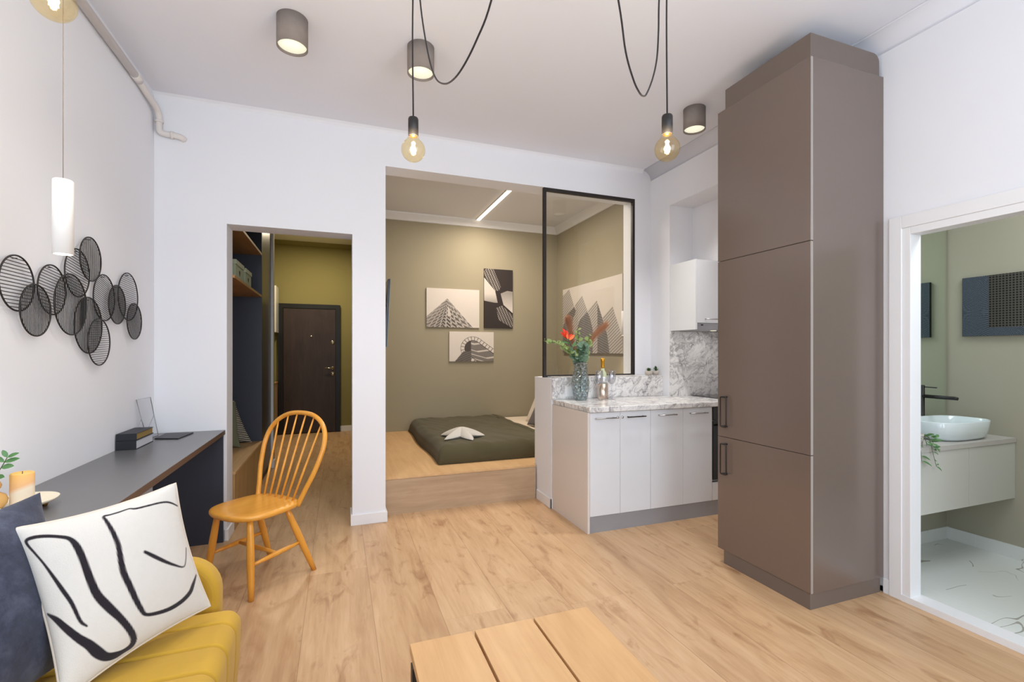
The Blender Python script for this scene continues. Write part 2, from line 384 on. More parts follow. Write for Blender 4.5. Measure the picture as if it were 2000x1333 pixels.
WL = {}
def obj(name, mb, mat, parent=None, bevel=0, local=False, seg=2, solid=0):
    me = bpy.data.meshes.new(name)
    o = bpy.data.objects.new(name, me); COL.objects.link(o)
    if parent is not None:
        org = WL[parent.name] if not local else Vector((0, 0, 0))
    else:
        xs = [v.x for v in mb.v]; ys = [v.y for v in mb.v]; zs = [v.z for v in mb.v]
        org = Vector(((min(xs) + max(xs)) / 2, (min(ys) + max(ys)) / 2, min(zs)))
        if local == 'world': org = Vector((0, 0, 0))
    me.from_pydata([tuple(v - org) for v in mb.v], [], mb.f)
    for p, sm in zip(me.polygons, mb.sm): p.use_smooth = sm
    if mb.c is not None:
        ca = me.color_attributes.new('Col', 'FLOAT_COLOR', 'POINT')
        for i, cc in mb.c.items(): ca.data[i].color = (cc[0], cc[1], cc[2], 1)
    me.validate(); me.update()
    bm = bmesh.new(); bm.from_mesh(me); bmesh.ops.recalc_face_normals(bm, faces=bm.faces); bm.to_mesh(me); bm.free()
    me.materials.append(M[mat] if isinstance(mat, str) else mat)
    if parent is not None: o.parent = parent; WL[o.name] = Vector(WL[parent.name]) if not local else Vector((0, 0, 0))
    else: o.location = org; WL[o.name] = org
    if solid:
        md = o.modifiers.new('s', 'SOLIDIFY'); md.thickness = solid; md.offset = 0
    if bevel:
        md = o.modifiers.new('b', 'BEVEL'); md.width = bevel; md.segments = seg; md.limit_method = 'ANGLE'; md.angle_limit = radians(40)
    return o
def tag(o, label, cat, group=None):
    o['label'] = label; o['category'] = cat
    if group: o['group'] = group
    return o
def thing(name, loc, label, cat, group=None, rz=0):
    o = bpy.data.objects.new(name, None); COL.objects.link(o); o.location = loc; o.rotation_euler = (0, 0, rz)
    o.empty_display_size = .05; WL[o.name] = Vector(loc); return tag(o, label, cat, group)
def struct(name, mb, mat, bevel=0, parent=None):
    o = obj(name, mb, mat, parent, bevel, local=('world' if parent is None else False))
    if parent is None: o['kind'] = 'structure'
    return o
def catmull(pts, n=8):
    P = [Vector(p) for p in pts]; P = [P[0] * 2 - P[1]] + P + [P[-1] * 2 - P[-2]]; out = []
    for i in range(1, len(P) - 2):
        for k in range(n):
            t_ = k / n; a, b, c_, d = P[i - 1], P[i], P[i + 1], P[i + 2]
            out.append(.5 * ((2 * b) + (c_ - a) * t_ + (2 * a - 5 * b + 4 * c_ - d) * t_ ** 2 + (3 * b - a - 3 * c_ + d) * t_ ** 3))
    out.append(P[-2]); return out

# ================================================================== STRUCTURE
XW = 2.80; YB = 3.765; ZC = 3.04; XL = -1.149
struct('floor', MB().box(-1.32, 3.5, -1.05, 8.5, -.1, 0), 'oak_floor')
struct('floor_bathroom', MB().box(2.80, 4.05, -.2, 2.12, 0.001, .03), 'tile')
struct('wall_left', MB().box(-1.32, XL, -1.05, 8.5, 0, 3.3), 'white_wall')
b = MB()
b.box(XL, -.728, YB, 3.955, 0, 3.3).box(-.728, .10, YB, 3.955, 2.207, 3.3).box(.10, .344, YB, 3.955, 0, 3.3)
b.box(.344, 2.623, YB, 3.955, 2.757, 3.3).box(2.623, 3.5, YB, 3.955, 0, 3.3)
b.box(1.68, 2.623, YB, 3.955, 0, 1.092).box(1.68, XW, 3.60, YB, 0, 1.092)
struct('wall_back', b, 'white_wall')
b = MB()
b.box(XW, 2.88, 3.489, YB, 0, 3.3).box(XW, 2.88, 2.30, 3.489, 2.636, 3.3).box(XW, 2.88, 1.60, 2.30, 0, 3.3)
b.box(XW, 2.88, .74, 1.60, 1.945, 3.3).box(XW, 2.88, -1.05, .74, 0, 3.3)
struct('wall_right', b, 'white_wall')
b = MB().box(3.46, 3.56, 2.2, 3.6, 0, 2.75).box(2.88, 3.46, 3.489, 3.60, 0, 2.75).box(2.88, 3.46, 2.2, 2.30, 0, 2.75).box(2.88, 3.46, 2.30, 3.489, 2.636, 2.75)
b.box(3.06, 3.46, 2.30, 3.489, 2.10, 2.636)
struct('wall_kitchen_recess', b, 'white_wall')
b = MB()  # rear wall with two window openings
for x0, x1 in ((XL - .1, -1.0), (.40, 1.05), (2.45, XW + .1)): b.box(x0, x1, -1.05, -.90, 0, 3.3)
for x0, x1 in ((-1.0, .40), (1.05, 2.45)): b.box(x0, x1, -1.05, -.90, 0, .5); b.box(x0, x1, -1.05, -.90, 2.7, 3.3)
struct('wall_rear', b, 'white_wall')
for x0, x1 in ((-1.0, .40), (1.05, 2.45)):
    b = MB().box(x0, x0 + .05, -1.02, -.96, .5, 2.7).box(x1 - .05, x1, -1.02, -.96, .5, 2.7).box(x0 + .05, x1 - .05, -1.02, -.96, .5, .55).box(x0 + .05, x1 - .05, -1.02, -.96, 2.65, 2.7)
    struct('window_%d' % (2 if x0 < 0 else 3), b, 'white_trim')
struct('ceiling', MB().box(-1.32, 2.88, -1.05, 3.955, ZC, 3.3), 'ceiling')
struct('ceiling_bedroom', MB().box(-1.32, 3.15, 3.955, 8.5, 3.10, 3.3), 'ceiling')
struct('ceiling_bathroom', MB().box(2.88, 4.05, -.2, 2.12, 2.6, 2.7), 'white_wall')
def cove(x, z, r, sx):  # concave quarter profile in (a, z)
    pts = [(x, z), (x, z - r)]
    for i in range(9):
        a = i / 8 * pi / 2; pts.append((x + sx * (r - r * cos(a)), z - r + r * sin(a)))
    return pts
struct('trim_1', MB().prism(cove(XW, ZC, .092, -1), 'y', -.9, YB, True), 'ceiling')
struct('trim_2', MB().prism([(YB, ZC), (YB, ZC - .03), (YB - .012, ZC - .012), (YB - .03, ZC)], 'x', XL, XW - .09), 'white_wall')
struct('wall_bedroom_back', MB().box(.344, 3.1, 6.166, 6.3, 0, 3.10), 'olive_wall')
struct('wall_bedroom_right', MB().box(2.968, 3.1, 3.955, 6.166, 0, 3.10), 'olive_wall')
struct('wall_bedroom_left', MB().box(.285, .344, 3.955, 6.3, 0, 3.10), 'olive_wall')
struct('wall_hall_right', MB().box(.225, .285, 3.955, 8.35, 0, 3.10), 'hall_wall')
struct('wall_hall_end', MB().box(-1.2, .35, 8.35, 8.5, 0, 3.10), 'hall_wall')
struct('wall_hall_left', MB().box(XL, -.690, 5.944, 6.04, 0, 3.10).box(XL, -1.02, 6.04, 8.35, 0, 3.10), 'hall_wall')
struct('trim_8', MB().box(-.7145, -.689, 5.9415, 5.944, .09, 3.10), 'white_wall')
struct('trim_3', MB().prism([(6.166, 3.10), (6.166, 3.008), (6.150, 3.012), (6.095, 3.085), (6.09, 3.10)], 'x', .344, 2.968), 'white_trim')
struct('trim_4', MB().prism([(2.968, 3.10), (2.968, 3.008), (2.952, 3.012), (2.897, 3.085), (2.892, 3.10)], 'y', 3.955, 6.16), 'white_trim')
struct('trim_5', MB().prism([(8.35, 3.10), (8.35, 3.04), (8.33, 3.045), (8.28, 3.09), (8.27, 3.10)], 'x', -1.02, .225), 'hall_wall')
# bathroom shell
struct('wall_bathroom_far', MB().box(2.88, 4.05, 2.016, 2.12, .03, 2.6), 'bath_wall')
struct('wall_bathroom_right', MB().box(3.94, 4.05, -.2, 2.016, .03, 2.6), 'bath_wall')
struct('wall_bathroom_near', MB().box(2.88, 4.05, -.2, -.1, .03, 2.6), 'bath_wall')
struct('baseboard_bathroom', MB().box(3.93, 3.94, -.1, 2.006, .03, .112).box(2.92, 3.94, 2.006, 2.016, .03, .112), 'tile')
# baseboards
b = MB().box(.088, .357, YB - .012, YB, 0, .08).box(.344, .356, YB, 3.895, 0, .08).box(.088, .10, YB, 3.955, 0, .08)
b.box(-.74, -.716, YB - .012, YB, 0, .08).box(-.728, -.716, YB, 3.955, 0, .08)
struct('baseboard_back', b, 'white_trim', .002)
struct('baseboard_partition', MB().box(1.668, 1.68, 3.588, 3.895, 0, .082).box(1.668, 1.70, 3.588, 3.60, 0, .082), 'white_trim', .002)
struct('baseboard_right', MB().box(XW - .012, XW, 1.681, 1.712, 0, .08).box(XW - .012, XW, -.9, .68, 0, .08), 'white_trim', .002)
struct('baseboard_hall', MB().box(.03, .225, 8.338, 8.35, 0, .09).box(-1.02, -.91, 8.338, 8.35, 0, .09).box(-.712, -.678, 5.93, 5.944, 0, .09).box(-.690, -.678, 5.944, 6.04, 0, .09), 'white_trim', .002)
# bathroom door casing
b = MB()
b.box(XW - .014, XW, 1.621, 1.681, 0, 2.030).box(XW - .014, XW, .68, .74, 0, 2.030).box(XW - .014, XW, .74, 1.621, 1.965, 2.030)
b.box(XW - .008, XW + .078, 1.582, 1.621, 0, 1.965).box(XW - .008, XW + .078, .74, .78, 0, 1.965).box(XW - .008, XW + .078, .78, 1.582, 1.927, 1.965)
struct('trim_6', b, 'white_trim', .002)
struct('trim_7', MB().box(XW - .014, 2.885, .78, 1.621, 0, .033), 'white_trim')   # marble threshold

# ---------------- interior glass partition above the half wall
f = struct('window_1', MB().box(1.684, 2.623, YB + .0, YB + .03, 1.092, 1.112).box(1.684, 2.623, YB, YB + .03, 2.728, 2.757)
           .box(1.684, 1.710, YB, YB + .03, 1.112, 2.728).box(2.597, 2.623, YB, YB + .03, 1.112, 2.728), 'black_frame', .001)
obj('pane', MB().box(1.710, 2.597, YB + .012, YB + .018, 1.112, 2.728), 'pane', f)

# ---------------- entrance door
d = struct('door_1', MB().box(-.895, -.825, 8.29, 8.35, 0, 2.095).box(-.038, .030, 8.29, 8.35, 0, 2.095).box(-.825, -.038, 8.29, 8.35, 2.025, 2.095), 'door_frame')
obj('door_leaf', MB().box(-.822, -.041, 8.30, 8.345, .012, 2.022), 'door_brown', d, .003)
lf = d
obj('peephole', MB().lathe([(0, 0), (.013, 0), (.016, .004), (.016, .012), (0, .012)], (-.41, 8.288, 1.57), 16, 'y'), 'chrome', d)
obj('upper_lock', MB().lathe([(0, 0), (.022, 0), (.03, .006), (.034, .012), (0, .012)], (-.085, 8.288, 1.475), 20, 'y'), 'chrome', d)
obj('lower_lock', MB().lathe([(0, 0), (.022, 0), (.03, .006), (.034, .012), (0, .012)], (-.083, 8.288, .965), 20, 'y'), 'chrome', d)
h = obj('handle_rose', MB().lathe([(0, 0), (.022, 0), (.027, .006), (.027, .012), (0, .012)], (-.085, 8.288, 1.055), 20, 'y'), 'chrome', d)
obj('door_handle', MB().tube([(-.085, 8.29, 1.055), (-.085, 8.25, 1.055), (-.11, 8.235, 1.056), (-.215, 8.235, 1.062)], .009, 10), 'chrome', h)

# ================================================================== HALL CLOSET
XF = -.715; Y0, Y1, Y2 = 3.965, 5.29, 5.942
t_ = thing('open_closet', ((XL + XF) / 2, (Y0 + Y1) / 2, 0), 'dark navy open closet with oak shelves and a storage bench inside the hall opening', 'closet')
obj('side_panel', MB().box(XL + .002, XF, Y1 - .018, Y1, 0, 3.05), 'navy2', t_)
obj('back_panel', MB().box(XL + .002, XL + .02, Y0, Y1 - .018, 0, 3.05), 'navy2', t_)
for zz in (1.883, 2.301):
    obj('shelf', MB().box(XL + .02, XF, Y0, Y1 - .02, zz - .022, zz), 'oak_shelf', t_, .001)
obj('bench_front', MB().box(XF - .018, XF, Y0, Y1 - .02, .0, .41), 'oak_bench', t_)
obj('bench_top', MB().box(XL + .02, XF + .004, Y0, Y1 - .019, .41, .43), 'oak', t_, .002)
t_ = thing('tall_wardrobe', ((XL + XF) / 2, (Y1 + Y2) / 2, 0), 'tall glossy dark wardrobe beyond the open closet in the hall', 'wardrobe')
obj('carcass', MB().box(XL + .002, XF - .02, Y1 + .001, Y2, 0, 3.05), 'navy2', t_)
obj('wardrobe_door', MB().box(XF - .019, XF, Y1 + .006, Y2 - .002, .08, 3.045), 'wardrobe', t_, .002)
# storage boxes on the lower shelf
def storage_box(y0, y1, x0, x1, label):
    t_ = thing('storage_box', ((x0 + x1) / 2, (y0 + y1) / 2, 1.883), label, 'box', 'lidded boxes on the closet shelf')
    z0 = 1.8835; h = .115
    # body with an oval opening shown as recessed dark insert
    obj('box_body', MB().box(x0 + .006, x1 - .006, y0 + .006, y1 - .006, z0, z0 + h), 'box_green', t_, .002)
    obj('box_lid', MB().box(x0, x1, y0, y1, z0 + h, z0 + h + .034), 'box_lid', t_, .002)
    ym = (y0 + y1) / 2; zm = z0 + .062
    hs = [(ym, zm - .026), (ym + .022, zm), (ym + .022, zm + .016), (ym + .010, zm + .022), (ym, zm + .014), (ym - .010, zm + .022), (ym - .022, zm + .016), (ym - .022, zm)]
    obj('heart_cutout', MB().prism(hs, 'x', x1 - .0065, x1 - .005), 'void', t_)
storage_box(4.150, 4.480, -1.05, -.738, 'sage green lidded box with a heart cutout, nearer one on the closet shelf')
storage_box(4.560, 4.850, -1.05, -.738, 'sage green lidded box with a heart cutout, farther one on the closet shelf')
# hall white wall cabinet and console (partly seen past the wardrobe)
t_ = thing('wall_cabinet', (-.99, 8.15, 1.62), 'narrow white wall cabinet hung beside the dark entrance door', 'cabinet')
obj('cabinet_body', MB().box(-1.018, -.902, 7.95, 8.285, 1.62, 2.33), 'cabinet_side', t_, .003)
obj('cabinet_door', MB().box(-.9015, -.886, 7.95, 8.285, 1.62, 2.33), 'cabinet_white', t_, .002)
t_ = thing('hall_mirror', (-1.01, 8.05, .9), 'wall mirror below the white wall cabinet in the hall', 'mirror')
obj('mirror_glass', MB().box(-1.019, -1.010, 7.75, 8.33, .86, 1.60), 'mirror', t_)
t_ = thing('shoe_cabinet', (-.97, 8.05, 0), 'slim oak fronted shoe cabinet standing left of the entrance door', 'cabinet')
obj('cabinet_body', MB().box(-1.019, -.902, 7.75, 8.285, 0.0, .83), 'oak_pale', t_, .003)
obj('cabinet_top', MB().box(-1.019, -.896, 7.745, 8.286, .83, .85), 'oak_shelf', t_, .002)

# ================================================================== PILLOWS
def pillow_fn(TL, TR, BR, BL, th, pinch=.09, power=.5, flipn=False):
    TL, TR, BR, BL = map(Vector, (TL, TR, BR, BL))
    n = ((TR - TL).cross(BL - TL)).normalized() * (-1 if flipn else 1)
    def fn(u, v, side):
        a, b_ = 2 * u - 1, 2 * v - 1
        a2 = a * (1 - pinch * (1 - b_ * b_) * abs(a) ** 2); b2 = b_ * (1 - pinch * (1 - a * a) * abs(b_) ** 2)
        U, V = (a2 + 1) / 2, (b2 + 1) / 2
        P = TL * (1 - U) * (1 - V) + TR * U * (1 - V) + BR * U * V + BL * (1 - U) * V
        hgt = max(0, (1 - a * a) * (1 - b_ * b_)) ** power
        wr = .012 * sin(9 * a + 4 * b_) * hgt * (abs(a) ** 2 + abs(b_) ** 2) * .4
        return P + n * side * (th / 2 * hgt + .003 + wr * .5)
    return fn
def remap(x): return .5 - .5 * cos(pi * x)
def pillow(name, corners, th, mat, label, cat, group=None, colf=None, res=28, pinch=.09, piping=None, flipn=False):
    fn = pillow_fn(*corners, th, pinch, flipn=flipn); mb = MB()
    if colf is None:
        for sd in (1, -1): mb.grid(lambda u, v: fn(remap(u), remap(v), sd), res, res, flip=(sd < 0))
    else:
        mb.grid(lambda u, v: fn(remap(u), remap(v), 1), 220, 220, cf=lambda u, v: colf(remap(u), remap(v)))
        mb.grid(lambda u, v: fn(remap(u), remap(v), -1), 60, 60, cf=lambda u, v: colf(-5, -5))
    if piping is None:
        o = obj(name, mb, mat); return tag(o, label, cat, group)
    c0 = sum((Vector(c) for c in corners), Vector()) / 4
    t_ = thing(name, (c0.x, c0.y, min(c[2] for c in corners)), label, cat, group)
    obj('cushion_cover', mb, mat, t_)
    path = []
    for k in range(24): path.append(fn(k / 24, 0, 0))
    for k in range(24): path.append(fn(1, k / 24, 0))
    for k in range(24): path.append(fn(1 - k / 24, 1, 0))
    for k in range(24): path.append(fn(0, 1 - k / 24, 0))
    obj('piping', MB().tube(path, .0045, 8, closed=True), piping, t_); return t_

pillow('bench_cushion', ((-1.12, 5.24, .88), (-.95, 5.22, .85), (-.79, 5.20, .432), (-1.13, 5.17, .432)), .08, 'stripe',
       'black and cream striped cushion leaning at the far end of the hall bench', 'cushion', 'cushions on the hall bench')
pillow('bench_cushion', ((-1.12, 5.05, .86), (-.90, 5.03, .85), (-.845, 4.95, .432), (-1.13, 4.93, .432)), .10, 'sage_fabric',
       'plain sage green cushion in front of the striped one on the hall bench', 'cushion', 'cushions on the hall bench')

# ================================================================== BEDROOM
t_ = thing('bed_platform', (1.66, 5.0, 0), 'raised oak platform filling the bedroom alcove floor', 'platform')
poly = [(.346, 3.902), (1.667, 3.902), (1.667, 3.957), (2.967, 3.957), (2.967, 6.165), (.346, 6.165)]
obj('platform_body', MB().prism([(p[0] if i not in (0, 5) else p[0], p[1] if i not in (0, 1) else 3.922) for i, p in enumerate(poly)], 'z', .0, .282), 'oak', t_)
obj('front_panel', MB().box(.346, 1.667, 3.902, 3.921, 0, .281), 'oak_pale', t_)
obj('platform_top', MB().prism(poly, 'z', .2825, .30), 'oak', t_, .001)
# mattress
tag(obj('mattress', MB().box(.90, 2.93, 4.235, 6.12, .3005, .425), 'sheet', None, .04, seg=5), 'cream sheeted mattress lying on the oak platform', 'mattress')
# quilt
def quilt(u, v):
    x0, x1 = .845, 2.02; y0, y1 = 4.185, 6.155
    a, c_ = u * 2 - 1, v * 2 - 1
    ex = min(1, (1 - abs(a)) / .16) if a < 0 else 1; ey = min(1, (1 - abs(c_)) / .11)
    fx_ = sqrt(1 - (1 - ex) ** 2.4); fy_ = sqrt(1 - (1 - ey) ** 2.4); ff = fx_ * fy_
    z = .303 + .158 * ff
    z += (.004 * sin(u * 19 + 5 * sin(v * 6)) + .003 * sin(v * 31 + 4 * sin(u * 9)) + .002 * sin(u * 60 + v * 47)) * ff
    x = x0 + (x1 - x0) * u; y = y0 + (y1 - y0) * v
    if u > .97: z += .012
    x += .012 * sin(v * 9)
    if a > .9: x += -.05 * (v)
    return (x, y, z)
q = obj('quilt', MB().grid(quilt, 90, 110), 'duvet', None, solid=.012)
tag(q, 'dark olive quilt spread over the mattress on the platform', 'quilt')
# star cushion
def star_r(a):
    k = (a / (2 * pi) * 5) % 1.0; k = abs(k - .5) * 2
    return .105 + .130 * k ** 1.35
mb = MB(); N = 100; RR = 16; vs = []; fs = []
cx, cy, cz = 1.15, 4.56, .468
for sd in (1, -1):
    k0 = len(mb.v); vs = [(cx, cy, cz + .045 + sd * .045)]
    for r_ in range(1, RR + 1):
        for i in range(N):
            a = 2 * pi * i / N - .09; R = star_r(2 * pi * i / N); q_ = r_ / RR
            hh = (1 - q_ ** 2) ** .6 * .066 * (.45 + .55 * (1 - q_)); droop = -.035 * (q_ ** 2) * (R / .23)
            vs.append((cx + cos(a) * R * q_, cy + sin(a) * R * q_, cz + .045 + droop + sd * hh * .95))
    fs = [(0, 1 + i, 1 + (i + 1) % N) for i in range(N)]
    for r_ in range(1, RR):
        for i in range(N):
            A = 1 + (r_ - 1) * N; B = 1 + r_ * N; j = (i + 1) % N; fs.append((A + i, B + i, B + j, A + j))
    mb.add(vs, fs, True)
tag(obj('star_cushion', mb, 'star_fabric'), 'pale grey star shaped cushion lying on the olive quilt', 'cushion')
pillow('bed_pillow', ((2.36, 5.30, .86), (2.38, 4.78, .86), (2.19, 4.78, .434), (2.15, 5.30, .434)), .10, 'brown_pillow', 'dark brown square pillow leaning in front of the cream one on the bed', 'pillow', 'pillows on the bed')
pillow('bed_pillow', ((2.50, 5.64, .96), (2.52, 5.06, .96), (2.34, 5.06, .434), (2.26, 5.62, .434)), .10, 'cream_fabric', 'cream square pillow behind the dark brown one on the bed', 'pillow', 'pillows on the bed')
# television
t_ = thing('television', (.40, 4.78, 1.36), 'flat black television tilted from the left bedroom wall, seen edge on', 'television')
pr = [(.412, 1.962), (.434, 1.966), (.404, 1.36), (.382, 1.357)]
obj('screen_panel', MB().prism(pr, 'y', 4.30, 5.26), 'tv', t_, .002)
obj('screen_edge', MB().prism([(.4345, 1.966), (.4375, 1.966), (.4075, 1.36), (.4045, 1.36)], 'y', 4.30, 5.26), 'tv_edge', t_)
obj('wall_bracket', MB().box(.345, .394, 4.70, 4.86, 1.60, 1.78), 'black_metal', t_)
# LED strip
t_ = thing('ceiling_strip_light', (1.76, 5.14, 3.07), 'slim warm strip light on the bedroom ceiling', 'ceiling light')
obj('light_housing', MB().box(1.735, 1.787, 4.19, 6.085, 3.088, 3.0995), 'white_lamp', t_)
obj('diffuser', MB().box(1.739, 1.783, 4.20, 6.08, 3.082, 3.088), 'strip', t_)

# ================================================================== PENDANT TUBE LAMPS
def tube_pendant(x, y, z0, z1, r, ceil, mat_glow, label, pw, col):
    t_ = thing('tube_pendant', (x, y, z0), label, 'pendant lamp', 'white tube pendants')
    s_ = obj('lamp_shade', MB().lathe([(r - .003, 0), (r, 0), (r, z1 - z0 - .003), (r - .003, z1 - z0), (.004, z1 - z0), (.004, z1 - z0 - .004), (r - .004, z1 - z0 - .004), (r - .003, 0)], (x, y, z0), 40), 'white_lamp', t_)
    obj('light_ring', MB().lathe([(0, 0), (r - .0045, 0), (r - .0045, .006), (0, .006)], (x, y, z0 + .004), 40), mat_glow, s_)
    obj('cord', MB().tube([(x, y, z1 - .002), (x, y, ceil)], .0012, 6), 'concrete', t_)
    spot('tube_pendant_light', (x, y, z0 - .01), pw, col, 110, .9, .025)
tube_pendant(-.822, 1.902, 1.623, 1.86, .0262, ZC, 'lamp_glow', 'white tube pendant hanging above the desk by the left wall', 6, SOFT)
tube_pendant(2.845, 4.27, 1.49, 1.75, .033, 3.099, 'lamp_glow_warm', 'white tube pendant hanging by the leaf canvas behind the glass partition', 13, WARM)

# ================================================================== CEILING CYLINDER SPOTS
for (x, y, lb, pw) in ((-.223, 2.684, 'grey concrete cylinder spotlight on the ceiling, nearest the left wall', 20), (.439, 2.684, 'grey concrete cylinder spotlight on the ceiling, behind the hanging cord left of centre', 22), (2.372, 2.69, 'grey concrete cylinder spotlight on the ceiling beside the tall taupe cabinet', 62)):
    t_ = thing('cylinder_spotlight', (x, y, ZC - .15), lb, 'ceiling light', 'concrete cylinder spotlights')
    z = ZC - .1505; R = .075
    obj('housing', MB().lathe([(R - .006, .035), (R - .004, .0), (R, .0), (R, .15), (0, .15), (0, .145), (R - .006, .145), (R - .006, .035)], (x, y, z), 48), 'concrete', t_)
    obj('diffuser', MB().lathe([(0, .012), (R - .0065, .012), (R - .0065, .02), (0, .02)], (x, y, z), 48), 'lamp_disc', t_)
    spot('spotlight_beam', (x, y, z - .01), pw, SOFT, 120, 1, .06)

# ================================================================== SPIDER LAMP
K = (.50, 1.12, ZC)
t_ = thing('spider_lamp', K, 'black multi arm pendant with swagged cords and amber globe bulbs', 'pendant lamp')
obj('canopy', MB().lathe([(0, -.03), (.055, -.03), (.06, -.025), (.06, 0), (0, 0)], K, 32), 'black_metal', t_)
swags = [
  ((.284, 1.921), 2.08, [(.284, 1.921, 3.03), (.292, 1.885, 2.90), (.300, 1.856, 2.70), (.310, 1.822, 2.553), (.324, 1.771, 2.405), (.338, 1.721, 2.316), (.355, 1.658, 2.268), (.372, 1.595, 2.252), (.390, 1.526, 2.262), (.412, 1.447, 2.303), (.435, 1.36, 2.378), (.465, 1.25, 2.60), (.495, 1.14, 3.0)]),
  ((1.192, 1.5), 2.05, [(1.192, 1.5, 3.03), (1.150, 1.475, 2.85), (1.128, 1.466, 2.63), (1.124, 1.464, 2.515), (1.110, 1.455, 2.405), (1.079, 1.438, 2.315), (1.034, 1.413, 2.236), (1.009, 1.400, 2.216), (.981, 1.384, 2.217), (.944, 1.364, 2.242), (.895, 1.337, 2.311), (.852, 1.313, 2.45), (.72, 1.24, 2.75), (.52, 1.13, 3.0)]),
  ((-.685, 1.540), 2.165, [(-.685, 1.540, 3.03), (-.62, 1.51, 2.85), (-.42, 1.43, 2.62), (-.12, 1.33, 2.55), (.2, 1.22, 2.68), (.48, 1.125, 3.0)])]
for (hx, hy), zb, sw in swags:
    obj('ceiling_hook', MB().lathe([(0, -.02), (.012, -.02), (.014, 0), (0, 0)], (hx, hy, ZC), 16), 'black_metal', t_)
    cd = [Vector((hx, hy, 3.03)), Vector((hx + .001, hy, 2.9)), Vector((hx - .003, hy, 2.6)), Vector((hx, hy, zb + .18))]
    obj('cord', MB().tube(catmull(sw, 6), .0032, 8).tube(catmull(cd, 5), .0032, 8), 'black_cord', t_)
    rb = .0475; zc = zb + rb
    sk = obj('lamp_socket', MB().lathe([(0, .078), (.006, .078), (.018, .074), (.0205, .068), (.0205, 0), (.017, 0), (.017, .06), (0, .06)], (hx, hy, zc + rb + .008), 28), 'black_metal', t_)
    gp = [(0, -rb)] + [(rb * sin(a), -rb * cos(a)) for a in [i * pi / 20 for i in range(1, 17)]] + [(.017, rb * .93 + .012), (.015, rb + .02)]
    gb = obj('globe_bulb', MB().lathe(gp, (hx, hy, zc), 36), 'bulb', sk)
    fl = MB()
    for k in range(4):
        a = k * pi / 2 + .4; rr = .008
        fl.tube([(hx + rr * .4 * cos(a), hy + rr * .4 * sin(a), zc + .022), (hx + rr * cos(a), hy + rr * sin(a), zc - .014)], .0024, 6)
    obj('filament', fl, 'filament', sk)
    obj('screw_cap', MB().lathe([(0, .006), (.0145, .006), (.0145, .02), (0, .02)], (hx, hy, zc + rb), 20), 'brass_cap', sk)
    point('bulb_light', (hx, hy, zc - .001), 8.5, (1.0, .95, .90), .012)

# ================================================================== HEATING PIPE
mb = MB()
xp = XL + .027
mb.tube([(xp, -.88, 2.945), (xp, 3.40, 2.945)], .021, 14)
mb.tube(catmull([(xp, 3.40, 2.945), (xp, 3.55, 2.93), (xp + .003, 3.66, 2.92), (xp + .006, 3.715, 2.90), (xp + .008, 3.738, 2.86), (xp + .008, 3.738, 2.80), (xp + .014, 3.738, 2.775), (xp + .04, 3.738, 2.765), (xp + .10, 3.738, 2.762), (xp + .13, 3.745, 2.758), (xp + .145, 3.764, 2.752)], 6), .019, 14)
for (a, b_) in (((xp, 3.36, 2.945), (xp, 3.43, 2.945)), ((xp + .008, 3.738, 2.85), (xp + .008, 3.738, 2.835)), ((xp + .075, 3.738, 2.763), (xp + .09, 3.738, 2.7625))):
    mb.tube([a, b_], .024, 14)
tag(obj('heating_pipe', mb, 'pipe'), 'white painted pipe along the top of the left wall turning down in the corner', 'pipe')

# ================================================================== WALL SCULPTURE
t_ = thing('wire_wall_sculpture', (XL, 2.85, 1.25), 'black wire wall sculpture of overlapping striped circles on the left wall', 'wall art')
discs = [(2.307, 1.571, .104, 0, 15), (2.407, 1.478, .102, 90, 20), (2.538, 1.575, .104, -6, 16), (2.670, 1.526, .136, 88, 21), (2.744, 1.679, .110, -8, 17), (2.848, 1.762, .105, 88, 18),
         (2.848, 1.442, .135, 88, 23), (2.935, 1.363, .116, 3, 20), (3.011, 1.593, .118, -14, 22), (3.140, 1.570, .104, 86, 19), (3.306, 1.631, .135, -3, 22), (3.370, 1.494, .105, 78, 18)]
for i, (y, z, r, ang, nl) in enumerate(discs):
    x = XL + .016 + .008 * (i % 2); a = radians(ang); mb = MB()
    mb.tube([(x, y + r * cos(q), z + r * sin(q)) for q in [2 * pi * k / 56 for k in range(56)]], .0033, 6, closed=True)
    dy, dz = cos(a), sin(a); ny, nz = -sin(a), cos(a)
    for k in range(1, nl + 1):
        s_ = -r + 2 * r * k / (nl + 1); L = sqrt(r * r - s_ * s_)
        c0 = (y + ny * s_, z + nz * s_); mb.tube([(x, c0[0] - dy * L, c0[1] - dz * L), (x, c0[0] + dy * L, c0[1] + dz * L)], .0016 if nl < 18 else .0014, 5, caps=False)
    mb.tube([(XL + .001, y, z + r * .9), (x, y, z + r * .9)], .002, 5)
    obj('wire_disc', mb, 'black_metal', t_)

# ================================================================== DESK
t_ = thing('wall_desk', (-.94, 2.8, 0), 'long dark grey desk along the left wall with a navy end panel', 'desk')
obj('desktop', MB().box(XL + .001, -.7375, 1.835, YB - .001, .742, .772), 'graphite', t_, .001)
obj('front_edge', MB().box(-.7374, -.7364, 1.835, YB - .001, .742, .7715), 'desk_edge', t_)
obj('end_panel', MB().box(XL + .001, -.745, YB - .030, YB - .013, 0, .741), 'navy', t_)
obj('end_panel', MB().box(XL + .001, -.77, 1.965, 1.983, 0, .741), 'navy', t_)
ZD = .7725
